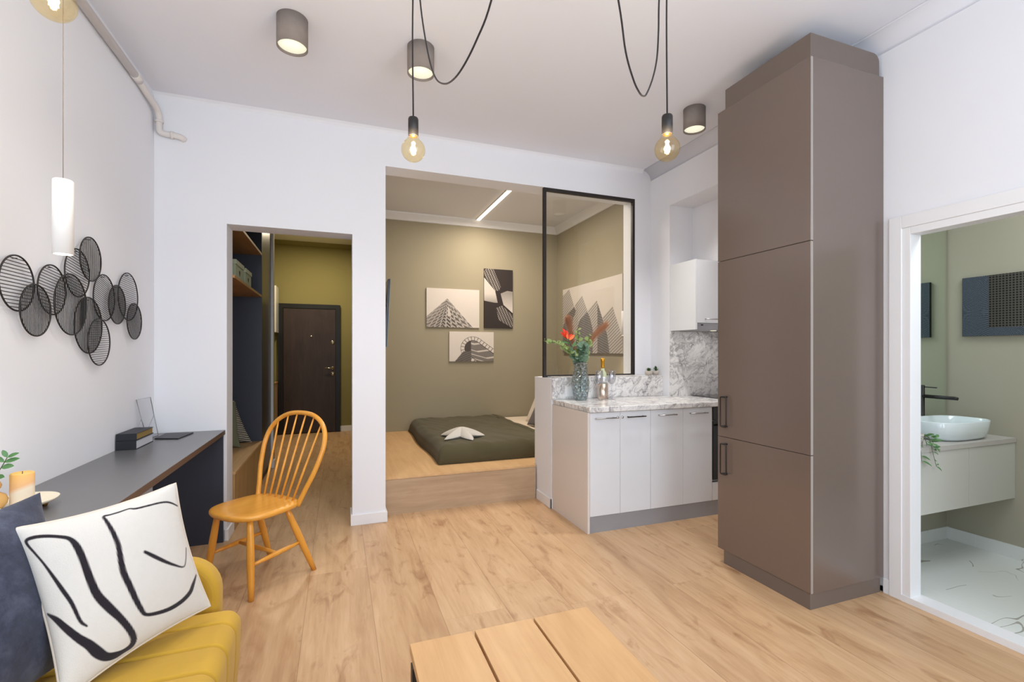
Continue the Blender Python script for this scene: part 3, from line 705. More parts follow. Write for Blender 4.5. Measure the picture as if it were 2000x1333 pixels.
# books
t_ = thing('hardcover_book', (-1.07, 3.27, ZD), 'thick black hardcover book with white pages, lower one of the pair on the desk', 'book', 'black books on the desk')
def book(t_, x0, x1, y0, y1, z0, h, pm):
    obj('cover', MB().box(x0, x1, y0, y1, z0 + h - .003, z0 + h).box(x0, x1, y0, y1, z0, z0 + .003).box(x0, x1, y0, y0 + .003, z0 + .003, z0 + h - .003), 'book_black', t_, .0008)
    obj('page_block', MB().box(x0 + .004, x1 - .004, y0 + .0035, y1 - .004, z0 + .0032, z0 + h - .0032), pm, t_)
book(t_, -1.144, -1.050, 3.17, 3.428, ZD, .050, 'page')
t_ = thing('hardcover_book', (-1.07, 3.27, ZD + .0505), 'black hardcover book with yellowed pages, upper one of the pair on the desk', 'book', 'black books on the desk')
book(t_, -1.143, -1.049, 3.172, 3.425, ZD + .0505, .038, 'page_gold')
# slate board
mb = MB().prism([(-1.066, 3.50), (-.93, 3.455), (-.905, 3.68), (-1.066, 3.70)], 'z', ZD, ZD + .007)
tag(obj('slate_board', mb, 'slate', None, .001), 'thin black slate board lying on the desk behind the books', 'board')
# photo frame : tilted geometric glass frame
t_ = thing('photo_frame', (-1.07, 3.49, ZD), 'empty metal edged glass photo frame propped up behind the black books', 'photo frame')
zf = ZD + .003
A = Vector((-1.086, 3.446, zf)); B = Vector((-1.076, 3.60, zf)); C_ = Vector((-1.112, 3.578, zf + .252)); D = Vector((-1.138, 3.436, zf + .250))
obj('frame', MB().tube([A, B, C_, D], .0022, 6, closed=True), 'steel', t_)
obj('glass', MB().add([A, B, C_, D], [(0, 1, 2, 3)]), 'frame_glass', t_, solid=.002)
m1 = A.lerp(D, .55); m2 = B.lerp(C_, .55); e1 = Vector((-1.144, 3.462, zf)); e2 = Vector((-1.144, 3.580, zf))
obj('stand', MB().tube([m1, e1, e2, m2], .002, 6), 'steel', t_)
# tray with candle and bud vase
cx, cy = -1.022, 2.09
t_ = thing('round_tray', (cx, cy, ZD), 'cream round footed tray on the desk holding a candle', 'tray')
obj('tray_dish', MB().lathe([(0, .014), (.065, .014), (.094, .024), (.102, .034), (.099, .035), (.088, .028), (.06, .020), (0, .020)], (cx, cy, ZD), 48), 'ceramic_cream', t_)
for k in range(3):
    a = k * 2.09 + .5
    obj('foot', MB().lathe([(0, 0), (.010, 0), (.012, .008), (.012, .016), (0, .016)], (cx + .06 * cos(a), cy + .06 * sin(a), ZD), 14), 'brass_cap', t_)
zt = ZD + .0205
kx, ky = -1.006, 2.075
t_ = thing('pillar_candle', (kx, ky, zt), 'fat peach and ivory pillar candle on the cream tray', 'candle')
obj('wax', MB().lathe([(0, 0), (.029, 0), (.0305, .002), (.0305, .106), (.028, .110), (.024, .106), (0, .105)], (kx, ky, zt), 40), 'candle', t_)
obj('wick', MB().tube([(kx, ky, zt + .104), (kx + .001, ky, zt + .114)], .001, 6), 'void', t_)
vx, vy = -1.066, 2.045
t_ = thing('bud_vase', (vx, vy, zt), 'small amber double bulb bud vase at the left edge of the tray', 'vase')
obj('vase_body', MB().lathe([(0, 0), (.022, .0), (.033, .016), (.036, .030), (.030, .046), (.014, .056), (.012, .060), (.018, .068), (.021, .078), (.017, .089), (.009, .094), (.009, .100), (.007, .100), (.007, .085), (0, .085)], (vx, vy, zt), 32), 'amber', t_)
t_ = thing('leafy_sprig', (vx, vy, zt + .09), 'green leafy sprig standing in the amber bud vase', 'plant')
pth = catmull([(vx, vy, zt + .088), (vx + .008, vy + .002, zt + .112), (vx + .022, vy + .004, zt + .142), (vx + .034, vy + .004, zt + .168)], 5)
obj('stem', MB().tube(pth, .0014, 6), 'stem', t_)
mb = MB(); random.seed(3)
for (q, dx, dy, dz, w_) in ((.25, .035, -.02, .006, .022), (.3, -.04, -.01, .02, .022), (.55, -.035, .01, .016, .02), (.6, .038, -.01, .004, .02), (.8, .040, 0, .010, .017), (.85, -.03, 0, .022, .017), (1, .034, -.005, .014, .014), (1, -.012, 0, .026, .014), (.45, .0, -.045, .0, .022)):
    p = pth[int(q * (len(pth) - 1))]; mb.leaf(p, p + Vector((dx, dy, dz)), w_, (.2, -.8, .6))
obj('leaves', mb, 'leaf', t_)

# ================================================================== SOFA
t_ = thing('mustard_sofa', (-.70, 1.1, 0), 'mustard yellow velvet sofa with channel stitched seat at the lower left', 'sofa')
SX0, SX1, SY0, SY1, SZ = -.98, -.310, .35, 1.850, .44
def seat_fn(u, v):
    y = SY0 + (SY1 - SY0) * v; nch = 10
    dk = (y - 1.753) / .126; dk = abs(dk - round(dk)) * .126
    gr = exp(-(dk / .0055) ** 2) * .009 + .003 * (1 - min(1, dk / .05))
    L = u; rr = .050; L1 = .5; L2 = .72
    ec = min(1, min(v, 1 - v) / .022); ec = sqrt(max(0, 1 - (1 - ec) ** 2))
    if L < L1:
        x = SX0 + (SX1 - rr - SX0) * (L / L1); z = SZ; n = (0, 0, 1)
    elif L < L2:
        a = (L - L1) / (L2 - L1) * pi / 2
        x = SX1 - rr + rr * sin(a); z = SZ - rr + rr * cos(a); n = (sin(a), 0, cos(a))
    else:
        q_ = (L - L2) / (1 - L2); x = SX1 - .012 * q_ * q_; z = SZ - rr - .20 * q_; n = (1, 0, 0)
    dd = -gr - .03 * (1 - ec)
    return (x + n[0] * dd, y, z + n[2] * dd)
obj('seat_cushion', MB().grid(seat_fn, 60, 520), 'mustard', t_)
obj('sofa_base', MB().box(SX0, SX1 - .03, SY0 + .01, SY1 - .012, .10, .385), 'mustard', t_, .03, seg=4)
obj('backrest', MB().box(-1.12, -.985, .25, 1.815, .12, .74), 'mustard', t_, .05, seg=5)
def arm_poly():
    pts = [(-1.10, .12), (-.40, .12), (-.388, .20), (-.385, .46)]
    for k in range(9):
        a = k / 8 * pi / 2; pts.append((-.505 + .12 * cos(a), .475 + .125 * sin(a)))
    pts += [(-.60, .607), (-1.10, .607)]
    return pts
obj('armrest', MB().prism(arm_poly(), 'y', 1.865, 1.955, True), 'mustard', t_, .028, seg=5)
obj('armrest', MB().prism(arm_poly(), 'y', .22, .31, True), 'mustard', t_, .028, seg=5)
for (x, y) in ((-.45, 1.75), (-.45, .42), (-1.04, 1.75), (-1.04, .42)):
    obj('leg', MB().lathe([(0, 0), (.012, 0), (.02, .10), (0, .10)], (x, y, 0), 16), 'black_metal', t_)
# white cushion with black line drawing
LN = [[(0.216, 0.692, 0.006), (0.19, 0.647, 0.01), (0.172, 0.531, 0.012), (0.142, 0.432, 0.0125), (0.117, 0.348, 0.01), (0.088, 0.253, 0.007), (0.062, 0.181, 0.007), (0.039, 0.112, 0.008), (0.049, 0.087, 0.01), (0.094, 0.084, 0.011), (0.152, 0.097, 0.011), (0.217, 0.125, 0.011), (0.267, 0.16, 0.013), (0.292, 0.224, 0.02), (0.302, 0.316, 0.021), (0.306, 0.428, 0.0225), (0.318, 0.544, 0.024), (0.356, 0.642, 0.025), (0.403, 0.748, 0.021), (0.434, 0.847, 0.02), (0.442, 0.921, 0.02), (0.419, 0.96, 0.019), (0.369, 0.965, 0.015), (0.314, 0.955, 0.0225), (0.266, 0.925, 0.025), (0.23, 0.865, 0.030), (0.199, 0.799, 0.026), (0.156, 0.736, 0.0225), (0.1, 0.645, 0.02), (0.062, 0.582, 0.016), (0.02, 0.532, 0.006)],
[(0.985, 0.17, 0.005), (0.923, 0.126, 0.007), (0.863, 0.108, 0.007), (0.766, 0.099, 0.007), (0.686, 0.09, 0.007), (0.646, 0.073, 0.005), (0.58, 0.075, 0.006), (0.527, 0.074, 0.006), (0.487, 0.073, 0.008), (0.494, 0.117, 0.011), (0.508, 0.205, 0.014), (0.515, 0.302, 0.015), (0.506, 0.381, 0.017), (0.496, 0.483, 0.019), (0.507, 0.583, 0.019), (0.518, 0.684, 0.017), (0.532, 0.762, 0.015), (0.55, 0.809, 0.011), (0.616, 0.84, 0.013), (0.707, 0.86, 0.015), (0.801, 0.853, 0.016), (0.881, 0.822, 0.016), (0.926, 0.778, 0.014), (0.985, 0.72, 0.006)],
[(0.657, 0.415, 0.01), (0.705, 0.466, 0.013), (0.76, 0.522, 0.012), (0.82, 0.574, 0.009), (0.892, 0.62, 0.005), (0.93, 0.582, 0.004), (0.97, 0.495, 0.004)]]
LNs = [[tuple(p) for p in catmull(l, 4)] for l in LN]
SEG = []
for l in LNs:
    for a, b_ in zip(l, l[1:]): SEG.append((a[0], a[1], a[2], b_[0], b_[1], b_[2]))
WHT = rgb(216, 212, 206)[:3]; BLK = rgb(40, 36, 42)[:3]
def cushion_col(u, v):
    if u < -1: return WHT
    d = 1
    for (ax, ay, ar, bx, by, br) in SEG:
        if abs(u - ax) > .12 or abs(v - ay) > .12: continue
        dx, dy = bx - ax, by - ay; L = dx * dx + dy * dy + 1e-9
        q_ = max(0, min(1, ((u - ax) * dx + (v - ay) * dy) / L))
        d = min(d, hypot(u - ax - q_ * dx, v - ay - q_ * dy) - (ar + (br - ar) * q_) * 1.05)
        if d < -.004: break
    f = max(0, min(1, .5 - d / .006))
    return tuple(WHT[i] * (1 - f) + BLK[i] * f for i in range(3))
FLIP = True
pillow('throw_cushion', ((-.795, 1.600, .850), (-.478, 1.745, .900), (-.395, 1.790, .480), (-.640, 1.475, .447)), .15, 'cushion_print',
       'off-white cushion with bold black line drawing leaning on the mustard sofa', 'cushion', None, cushion_col, pinch=.075, piping='cream_fabric', flipn=FLIP)
pillow('throw_cushion', ((-1.02, 1.30, .87), (-.815, 1.760, .902), (-.70, 1.66, .46), (-.80, 1.20, .46)), .20, 'navy_velvet',
       'dark navy velvet cushion behind the line drawing cushion on the sofa', 'cushion', None, None, 40, .06)

# ================================================================== WINDSOR CHAIR
CM = Vector((-.345, 3.155, 0)); fvec = Vector((-.728, -.685, 0)); rz = atan2(-fvec.x, fvec.y)
ch = thing('spindle_chair', CM, 'honey coloured wooden chair with hooped spindle back, in front of the hall opening', 'chair', None, rz)
# local frame: +y forward, x sideways ; local x of world w
pts = []
for k in range(48):
    a = 2 * pi * k / 48; ca, sa = cos(a), sin(a)
    ex = .208 * (abs(ca) ** (.75 if sa > 0 else .55)) * (1 if ca > 0 else -1); ey = .203 * (abs(sa) ** (.8 if sa > 0 else .6)) * (1 if sa > 0 else -1)
    ex *= (1 + .04 * sa)
    pts.append((ex, .148 + ey))
mb = MB(); n = len(pts)
rings = [(.84, .400), (.97, .408), (1.0, .418), (1.0, .426), (.985, .433), (.93, .436), (.6, .431), (.25, .428)]
k0 = 0; vs = []
for s_, z in rings: vs += [(p[0] * s_, .155 + (p[1] - .155) * s_, z) for p in pts]
fs = [tuple(range(n))[::-1]]
for r_ in range(len(rings) - 1):
    for i in range(n):
        j = (i + 1) % n; fs.append((r_ * n + i, r_ * n + j, (r_ + 1) * n + j, (r_ + 1) * n + i))
fs.append(tuple(range((len(rings) - 1) * n, len(rings) * n)))
mb.add(vs, fs, True)
obj('seat', mb, 'chair_seat', ch, local=True)
LEG = [((.14, .27), (.20, .305)), ((-.14, .27), (-.20, .305)), ((.135, .045), (.198, -.10)), ((-.135, .045), (-.198, -.10))]
for (tx, ty), (bx, by) in LEG:
    path = [(tx + (bx - tx) * q, ty + (by - ty) * q, .41 * (1 - q)) for q in (0, .15, .35, .55, .8, 1)]
    obj('leg', MB().tube(path, [.015, .017, .0195, .0195, .0165, .0135], 14), 'chair_wood', ch, local=True)
def legpt(i, z):
    (tx, ty), (bx, by) = LEG[i]; q = 1 - z / .41; return Vector((tx + (bx - tx) * q, ty + (by - ty) * q, z))
for s_ in (0, 1):
    a, b_ = legpt(s_, .175), legpt(s_ + 2, .19)
    obj('stretcher', MB().tube([a, a.lerp(b_, .25), a.lerp(b_, .5), a.lerp(b_, .75), b_], [.008, .0115, .0135, .0115, .008], 12), 'chair_wood', ch, local=True)
a = (legpt(0, .175) + legpt(2, .19)) / 2; b_ = (legpt(1, .175) + legpt(3, .19)) / 2
obj('cross_stretcher', MB().tube([a, a.lerp(b_, .3), a.lerp(b_, .5), a.lerp(b_, .7), b_], [.008, .011, .013, .011, .008], 12), 'chair_wood', ch, local=True)
ln = radians(19)
def bk(w_, h_): return Vector((w_, -.005 - h_ * sin(ln), .430 + h_ * cos(ln)))
hp = [(-.178, -.02), (-.206, .075), (-.238, .17), (-.258, .27), (-.262, .34), (-.245, .41), (-.20, .468), (-.13, .508), (-.05, .524), (.05, .524), (.13, .508), (.20, .468), (.245, .41), (.262, .34), (.258, .27), (.238, .17), (.206, .075), (.178, -.02)]
obj('back_hoop', MB().tube(catmull([bk(*p) for p in hp], 5), .0140, 14), 'chair_wood', ch, local=True)
def hoop_h(w_):
    for (a, b_) in zip(hp[4:9], hp[5:9] + [hp[8]]):
        if a[0] <= w_ <= b_[0]: return a[1] + (b_[1] - a[1]) * (w_ - a[0]) / (b_[0] - a[0] + 1e-9)
    return .524
for k in range(6):
    wb = -.125 + .05 * k; wt = -.195 + .078 * k
    hh = hoop_h(-abs(wt)) if abs(wt) > .05 else .524
    obj('spindle', MB().tube([bk(wb, -.012), bk(wb + (wt - wb) * .35, hh * .35), bk(wb + (wt - wb) * .7, hh * .7), bk(wt, hh - .004)], [.0058, .0075, .0062, .0048], 10), 'chair_wood', ch, local=True)

# ================================================================== COFFEE TABLE
t_ = thing('coffee_table', (.51, .87, 0), 'low oak slatted coffee table with black legs at the bottom of the room view', 'table')
for (x0, x1) in ((.205, .402), (.410, .607), (.615, .815)):
    obj('slat', MB().box(x0, x1, .30, 1.458, .392, .42), 'oak_table', t_, .0015)
obj('table_frame', MB().box(.215, .245, .33, 1.43, .366, .3915).box(.775, .805, .33, 1.43, .366, .3915).box(.246, .774, 1.40, 1.43, .366, .3915).box(.246, .774, .33, .36, .366, .3915), 'black_metal', t_)
for x in (.207, .775):
    for y in (.325, 1.418): obj('leg', MB().box(x, x + .035, y, y + .035, 0, .3655), 'black_metal', t_, .001)

# ================================================================== KITCHEN BASE UNIT
YK = 2.995
t_ = thing('kitchen_base_cabinet', (2.26, 3.3, 0), 'white gloss kitchen base cabinet with four narrow doors', 'cabinet')
obj('side_panel', MB().box(1.684, 1.702, YK - .002, 3.586, 0, .875), 'cabinet_side', t_, .001)
obj('carcass', MB().prism([(1.703, YK + .022), (2.818, YK + .022), (2.818, 3.486), (2.798, 3.486), (2.798, 3.585), (1.703, 3.585)], 'z', .12, .875), 'cabinet_side', t_)
obj('plinth', MB().box(1.703, 3.44, YK + .006, YK + .02, 0, .118), 'alu', t_)
DX = [1.703, 1.958, 2.227, 2.531, 2.819]
for k in range(4):
    d = obj('door', MB().box(DX[k] + .0012, DX[k + 1] - .0012, YK, YK + .019, .121, .872), 'cabinet_white', t_, .0012)
    hx = [(1.738, 1.912), (2.008, 2.170), (2.286, 2.456), (2.583, 2.757)][k]
    obj('handle', MB().tube([(hx[0], YK - .025, .832), (hx[1], YK - .025, .832)], .0045, 10).tube([(hx[0] + .015, YK, .832), (hx[0] + .015, YK - .025, .832)], .0035, 8).tube([(hx[1] - .015, YK, .832), (hx[1] - .015, YK - .025, .832)], .0035, 8), 'black_metal' if k == 1 else 'steel', d)
    if k < 2:
        lx = (1.934, 1.974)[k]; obj('lock', MB().lathe([(0, -.012), (.008, -.012), (.0095, -.008), (.0095, 0), (0, 0)], (lx, YK, .832), 16, 'y'), 'chrome', d)
t_ = thing('oven', (3.1, 3.3, .12), 'black built-in oven beside the white base doors, mostly behind the tall cabinet', 'oven')
obj('oven_body', MB().box(2.822, 3.44, YK + .022, 3.45, .27, .875), 'steel', t_)
obj('oven_door', MB().box(2.823, 3.44, YK - .004, YK + .02, .285, .76), 'hob', t_, .002)
obj('control_panel', MB().box(2.823, 3.44, YK - .004, YK + .02, .765, .872), 'hob', t_, .002)
obj('handle', MB().tube([(2.87, YK - .04, .72), (3.40, YK - .04, .72)], .008, 10).tube([(2.9, YK - .004, .72), (2.9, YK - .04, .72)], .005, 8).tube([(3.37, YK - .004, .72), (3.37, YK - .04, .72)], .005, 8), 'black_metal', t_)
tag(obj('drawer_front', MB().box(2.823, 3.44, YK, YK + .019, .121, .265), 'cabinet_white', None, .0012), 'low white drawer front below the black oven', 'drawer')
tag(obj('marble_worktop', MB().prism([(1.690, YK - .022), (3.456, YK - .022), (3.456, 3.487), (2.799, 3.487), (2.799, 3.583), (1.690, 3.583)], 'z', .876, .916), 'marble', None, .006, seg=3), 'grey veined marble worktop on the white kitchen cabinet', 'worktop')
bs = MB().box(1.682, XW - .0005, 3.584, 3.5985, .9165, 1.095)
tag(obj('marble_upstand', bs, 'marble', None, .001), 'low grey marble upstand along the back of the worktop', 'backsplash')
tag(obj('marble_ledge', MB().box(1.720, XW - .0005, 3.584, 3.764, 1.0955, 1.1015), 'marble'), 'thin marble ledge capping the half wall under the glass partition', 'ledge')
tag(obj('marble_backsplash', MB().box(XW, 3.456, 3.474, 3.4885, .9165, 1.503), 'marble'), 'tall grey marble backsplash in the recess beside the hob', 'backsplash')
t_ = thing('wall_socket', (1.838, 3.583, .923), 'white socket plate on the marble upstand left of the glass vase', 'socket')
obj('socket_plate', MB().box(1.800, 1.876, 3.576, 3.5835, .935, 1.022), 'white_trim', t_, .002)
t_ = thing('induction_hob', (3.22, 3.28, .9165), 'black glass hob set on the marble worktop near the tall cabinet', 'hob')
obj('glass_surface', MB().box(3.03, 3.44, 3.14, 3.465, .9165, .9215), 'hob', t_, .001)
# upper cabinet and hood
t_ = thing('upper_kitchen_cabinet', (3.1, 3.33, 1.504), 'white upper kitchen cabinet hung in the recess left of the tall cabinet', 'cabinet')
obj('side_panel', MB().box(XW + .001, XW + .019, 3.163, 3.488, 1.504, 2.094), 'cabinet_white', t_, .001)
obj('carcass', MB().box(XW + .02, 3.45, 3.18, 3.487, 1.56, 2.094), 'cabinet_side', t_)
d = obj('door', MB().box(XW + .021, 3.45, 3.162, 3.179, 1.560, 2.092), 'cabinet_white', t_, .001)
obj('handle', MB().tube([(2.89, 3.135, 1.592), (3.20, 3.135, 1.592)], .0045, 10).tube([(2.90, 3.162, 1.592), (2.90, 3.135, 1.592)], .0035, 8).tube([(3.19, 3.162, 1.592), (3.19, 3.135, 1.592)], .0035, 8), 'steel', d)
t_ = thing('cooker_hood', (3.1, 3.33, 1.504), 'slim steel cooker hood under the white upper cabinet', 'cooker hood')
obj('hood_body', MB().box(XW + .021, 3.45, 3.17, 3.487, 1.504, 1.558), 'steel', t_, .001)
obj('added_glow_disc', MB().lathe([(0, -.004), (.025, -.004), (.025, 0), (0, 0)], (3.10, 3.28, 1.504), 24), 'lamp_disc', t_)  # glowing disc added under the hood, goes with the recess fill below
area('added_recess_fill', (3.10, 3.28, 1.497), (0, 0, 0), .25, .12, .28, SOFT)  # unseen fill light, added to brighten the dim kitchen recess
obj('control_knob', MB().box(2.865, 2.885, 3.166, 3.17, 1.538, 1.548), 'black_metal', t_)

# ================================================================== TALL CABINET
TX, TY0, TY1 = 2.245, 1.715, 2.337
t_ = thing('tall_cabinet', (2.52, 2.03, 0), 'tall taupe laminate cabinet reaching towards the ceiling', 'cabinet')
obj('side_panel', MB().box(TX + .018, XW - .001, TY0, TY0 + .018, .082, 2.818), 'taupe', t_, .001)
obj('carcass', MB().box(TX + .02, XW - .001, TY0 + .019, TY1, .082, 2.818), 'taupe', t_)
obj('plinth', MB().box(TX + .004, XW - .02, TY0 + .006, TY1 - .045, 0, .0815), 'taupe_dark', t_, .001)
pr = [(TX + .006, 2.819), (TX + .006, 2.938), (XW - .072, 2.938)]
for k in range(7):
    a = pi / 2 - k / 6 * pi / 2; pr.append((XW - .072 + .045 * cos(a), 2.893 + .045 * sin(a)))
pr += [(XW - .027, 2.819)]
obj('top_filler', MB().prism(pr, 'y', TY0 + .006, TY1 - .055), 'taupe_dark', t_)
for (z0, z1, hz) in ((.084, .785, (.560, .748)), (.788, 1.878, (.853, 1.038)), (1.881, 2.816, None)):
    d = obj('door', MB().box(TX, TX + .018, TY0 + .001, TY1, z0, z1), 'taupe', t_, .001)
    obj('edge_band', MB().box(TX + .0012, TX + .0172, TY0 + .0002, TY0 + .0009, z0 + .001, z1 - .001), 'edge_band', d)
    if hz:
        yh = TY1 - .066
        xo = TX - .022; ring = []
        for (cy_, cz_, a0) in ((yh + .015, hz[1] - .008, 0), (yh - .015, hz[1] - .008, 90), (yh - .015, hz[0] + .008, 180), (yh + .015, hz[0] + .008, 270)):
            for k in range(4):
                a = radians(a0 + 30 * k); ring.append((xo, cy_ + .008 * cos(a), cz_ + .008 * sin(a)))
        hd = obj('handle', MB().tube(ring, .0042, 8, closed=True).box(TX - .025, TX, yh - .012, yh + .012, hz[0] - .002, hz[0] + .006).box(TX - .025, TX, yh - .012, yh + .012, hz[1] - .006, hz[1] + .002), 'black_metal', d)

# ================================================================== OBJECTS ON THE COUNTER
ZK = .9165
vx, vy = 1.885, 3.47
t_ = thing('glass_vase', (vx, vy, ZK), 'rippled teal tinted glass vase holding the bouquet on the marble worktop', 'vase')
obj('vase_body', MB().lathe([(0, 0), (.046, 0), (.055, .006), (.064, .05), (.072, .11), (.074, .15), (.066, .20), (.056, .245), (.055, .28), (.062, .312), (.058, .312), (.051, .28), (.052, .245), (.062, .20), (.070, .15), (.068, .11), (.060, .05), (.050, .012), (0, .012)], (vx, vy, ZK), 56), 'vase', t_)
zr = ZK + .29
def stem_obj(name, label, pts, r, mat, cat, group):
    t_ = thing(name, (vx, vy, zr - .12), label, cat, group)
    P = catmull(pts, 6); obj('stem', MB().tube(P, r, 7), mat, t_); return t_, P
GRP = 'stems in the glass vase'
Vb = (vx, vy, ZK + .03)
random.seed(11)
def eucal(label, pts, nleaf, size, mat):
    t_, P = stem_obj('eucalyptus_stem', label, pts, .0016, 'stem', 'flower stem', GRP)
    mb = MB(); m = len(P)
    for k in range(nleaf):
        q = .42 + .58 * k / max(1, nleaf - 1); i = min(m - 1, int(q * (m - 1))); p = P[i]
        if p.z < zr + .01: continue
        a = k * 2.4 + random.random(); s_ = size * (1.15 - .5 * (q - .4)) * random.uniform(.8, 1.15)
        d = Vector((cos(a), sin(a) * .7, random.uniform(-.1, .7))).normalized()
        mb.leaf(p, p + d * s_, s_ * .85, (random.uniform(-.4, .4), -.8, random.uniform(.1, .8)), .2)
    obj('leaves', mb, mat, t_)
eucal('long drooping eucalyptus stem reaching left across the black frame', [Vb, (vx - .01, vy - .01, zr), (vx - .12, vy - .05, zr + .10), (vx - .24, vy - .08, zr + .17), (vx - .37, vy - .10, zr + .19)], 34, .040, 'leaf_pale')
eucal('blue green eucalyptus stem with round leaves at the centre of the bouquet', [Vb, (vx, vy, zr), (vx + .005, vy - .02, zr + .08), (vx + .01, vy - .03, zr + .17)], 38, .062, 'leaf_euc')
eucal('eucalyptus stem with small leaves rising highest from the vase', [Vb, (vx - .005, vy + .01, zr), (vx - .01, vy + .01, zr + .13), (vx - .02, vy + .01, zr + .29)], 24, .040, 'leaf_pale')
eucal('leafy green stem leaning right from the vase', [Vb, (vx + .015, vy, zr), (vx + .05, vy - .01, zr + .11), (vx + .075, vy - .02, zr + .245)], 30, .046, 'leaf_pale')
eucal('dark leafy stem low on the left side of the vase', [Vb, (vx - .02, vy, zr), (vx - .08, vy - .03, zr + .07), (vx - .13, vy - .04, zr + .13)], 26, .044, 'leaf_euc')
t_, P = stem_obj('exotic_flower', 'red orange pointed flower on a long stem at the left of the bouquet', [Vb, (vx - .01, vy, zr), (vx - .08, vy - .03, zr + .13), (vx - .145, vy - .05, zr + .215)], .003, 'stem', 'flower', GRP)
tip = P[-1]; mb = MB()
for (dx, dy, dz, w_) in ((-.045, 0, .085, .030), (-.015, -.01, .070, .026), (.040, 0, .040, .024), (-.060, .01, .055, .026)):
    mb.leaf(tip, tip + Vector((dx, dy, dz)), w_, (0, -1, .2))
obj('petals', mb, 'petal_red', t_)
mb = MB(); mb.leaf(tip + Vector((.01, -.006, -.012)), tip + Vector((.06, -.006, .035)), .026, (0, -1, .3)); mb.leaf(tip + Vector((0, -.006, -.008)), tip + Vector((-.02, -.006, .055)), .02, (0, -1, .2))
obj('inner_petals', mb, 'petal_orange', t_)
mb = MB(); mb.leaf(P[-4], P[-4] + Vector((-.10, 0, .012)), .03, (0, -.6, .8)); mb.leaf(P[-6], P[-6] + Vector((.03, 0, .05)), .025, (0, -.8, .5))
obj('leaves', mb, 'leaf', t_)
def pampas(label, pts):
    t_, P = stem_obj('pampas_plume', label, pts, .0014, 'pampas', 'dried plume', GRP)
    mb = MB(); m = len(P); st = int(m * .42)
    for k in range(2600):
        q = random.random(); i = st + int(q * (m - 1 - st)); p = P[i]; tan = (P[min(i + 1, m - 1)] - P[i - 1]).normalized()
        rad = Vector((random.gauss(0, 1), random.gauss(0, 1), random.gauss(0, 1))); rad = (rad - tan * rad.dot(tan)).normalized()
        w_ = .056 * sin(pi * min(1, .15 + .85 * (1 - q) ** .7)) + .006
        e = p + tan * random.uniform(.025, .07) + rad * w_ * random.uniform(.4, 1.0); sd = tan.cross(rad) * .0013
        mb.add([p - sd, p + sd, e], [(0, 1, 2)])
    obj('plume', mb, 'pampas', t_)
pampas('rust coloured pampas plume standing up left of centre in the bouquet', [Vb, (vx - .005, vy + .02, zr), (vx - .035, vy + .03, zr + .12), (vx - .075, vy + .035, zr + .30), (vx - .095, vy + .035, zr + .375)])
pampas('rust coloured pampas plume leaning out to the right of the bouquet', [Vb, (vx + .01, vy + .02, zr), (vx + .06, vy + .03, zr + .10), (vx + .15, vy + .04, zr + .24), (vx + .27, vy + .04, zr + .345)])

# wine glasses
def wineglass(x, y, lb, s_=1.0):
    t_ = thing('wine_glass', (x, y, ZK), lb, 'wine glass', 'wine glasses on the worktop')
    obj('bowl', MB().lathe([(0, .128), (.012, .130), (.027, .145), (.034, .17), (.034, .20), (.029, .245), (.028, .245), (.033, .20), (.033, .17), (.026, .147), (.012, .132), (0, .130)], (x, y, ZK), 36), 'wine_glass', t_)
    obj('stem', MB().lathe([(0, .004), (.006, .005), (.0035, .015), (.003, .07), (.0035, .12), (.008, .129), (0, .1295)], (x, y, ZK), 16), 'wine_glass', t_)
    obj('foot', MB().lathe([(0, 0), (.032, 0), (.032, .0012), (.008, .004), (0, .0045)], (x, y, ZK), 36), 'wine_glass', t_)
wineglass(2.027, 3.41, 'clear wine glass standing left of the metal cooler')
wineglass(2.165, 3.44, 'clear wine glass standing right of the metal cooler')
cx, cy = 2.115, 3.50
t_ = thing('wine_cooler', (cx, cy, ZK), 'champagne coloured metal wine cooler between the two wine glasses', 'wine cooler')
obj('cooler_body', MB().lathe([(0, 0), (.044, 0), (.046, .002), (.046, .128), (.043, .128), (.043, .006), (0, .006)], (cx, cy, ZK), 40), 'cooler', t_)
t_ = thing('wine_bottle', (cx, cy, ZK + .006), 'pale wine bottle with gold foil neck standing in the metal cooler', 'bottle')
obj('bottle_body', MB().lathe([(0, .0065), (.036, .0065), (.037, .01), (.037, .19), (.030, .22), (.016, .245), (.0135, .26), (0, .26)], (cx, cy, ZK), 36), 'bottle_glass', t_)
obj('bottle_label', MB().lathe([(.0375, .132), (.0378, .132), (.0378, .188), (.0375, .188)], (cx, cy, ZK), 36, closed=True), 'label_silver', t_)
obj('neck_foil', MB().lathe([(.0142, .2605), (.0145, .27), (.0145, .31), (.018, .32), (.0185, .335), (.013, .345), (0, .347), (0, .2605)], (cx, cy, ZK), 24, closed=True), 'gold_foil', t_)
# succulents on the ledge
def succulent(x, y, r, h, lb, kind):
    z = 1.102
    t_ = thing('potted_succulent', (x, y, z), lb, 'potted plant', 'succulents on the marble ledge')
    obj('pot', MB().lathe([(0, 0), (r * .8, 0), (r, h * .45), (r * .95, h), (r * .85, h), (r * .85, h * .8), (0, h * .8)], (x, y, z), 24), 'pot', t_)
    mb = MB(); random.seed(5)
    for k in range(26):
        a = k * 2.4; q = k / 26; b0 = Vector((x, y, z + h * .8 + (q * .035 if kind else q * .01)))
        L = (.044 * (1 - q * .5) if kind else .036); el = .5 + q * (1.0 if kind else .6)
        mb.leaf(b0, b0 + Vector((cos(a) * cos(el), sin(a) * cos(el), sin(el) * .9)) * L, .013, (0, -.2, 1), .3)
    obj('leaves', mb, 'succulent', t_)
succulent(2.675, 3.625, .033, .040, 'low rosette succulent in a grey pot, left one on the marble ledge', 0)
succulent(2.752, 3.628, .032, .040, 'taller spiky succulent in a grey pot, right one on the marble ledge', 1)

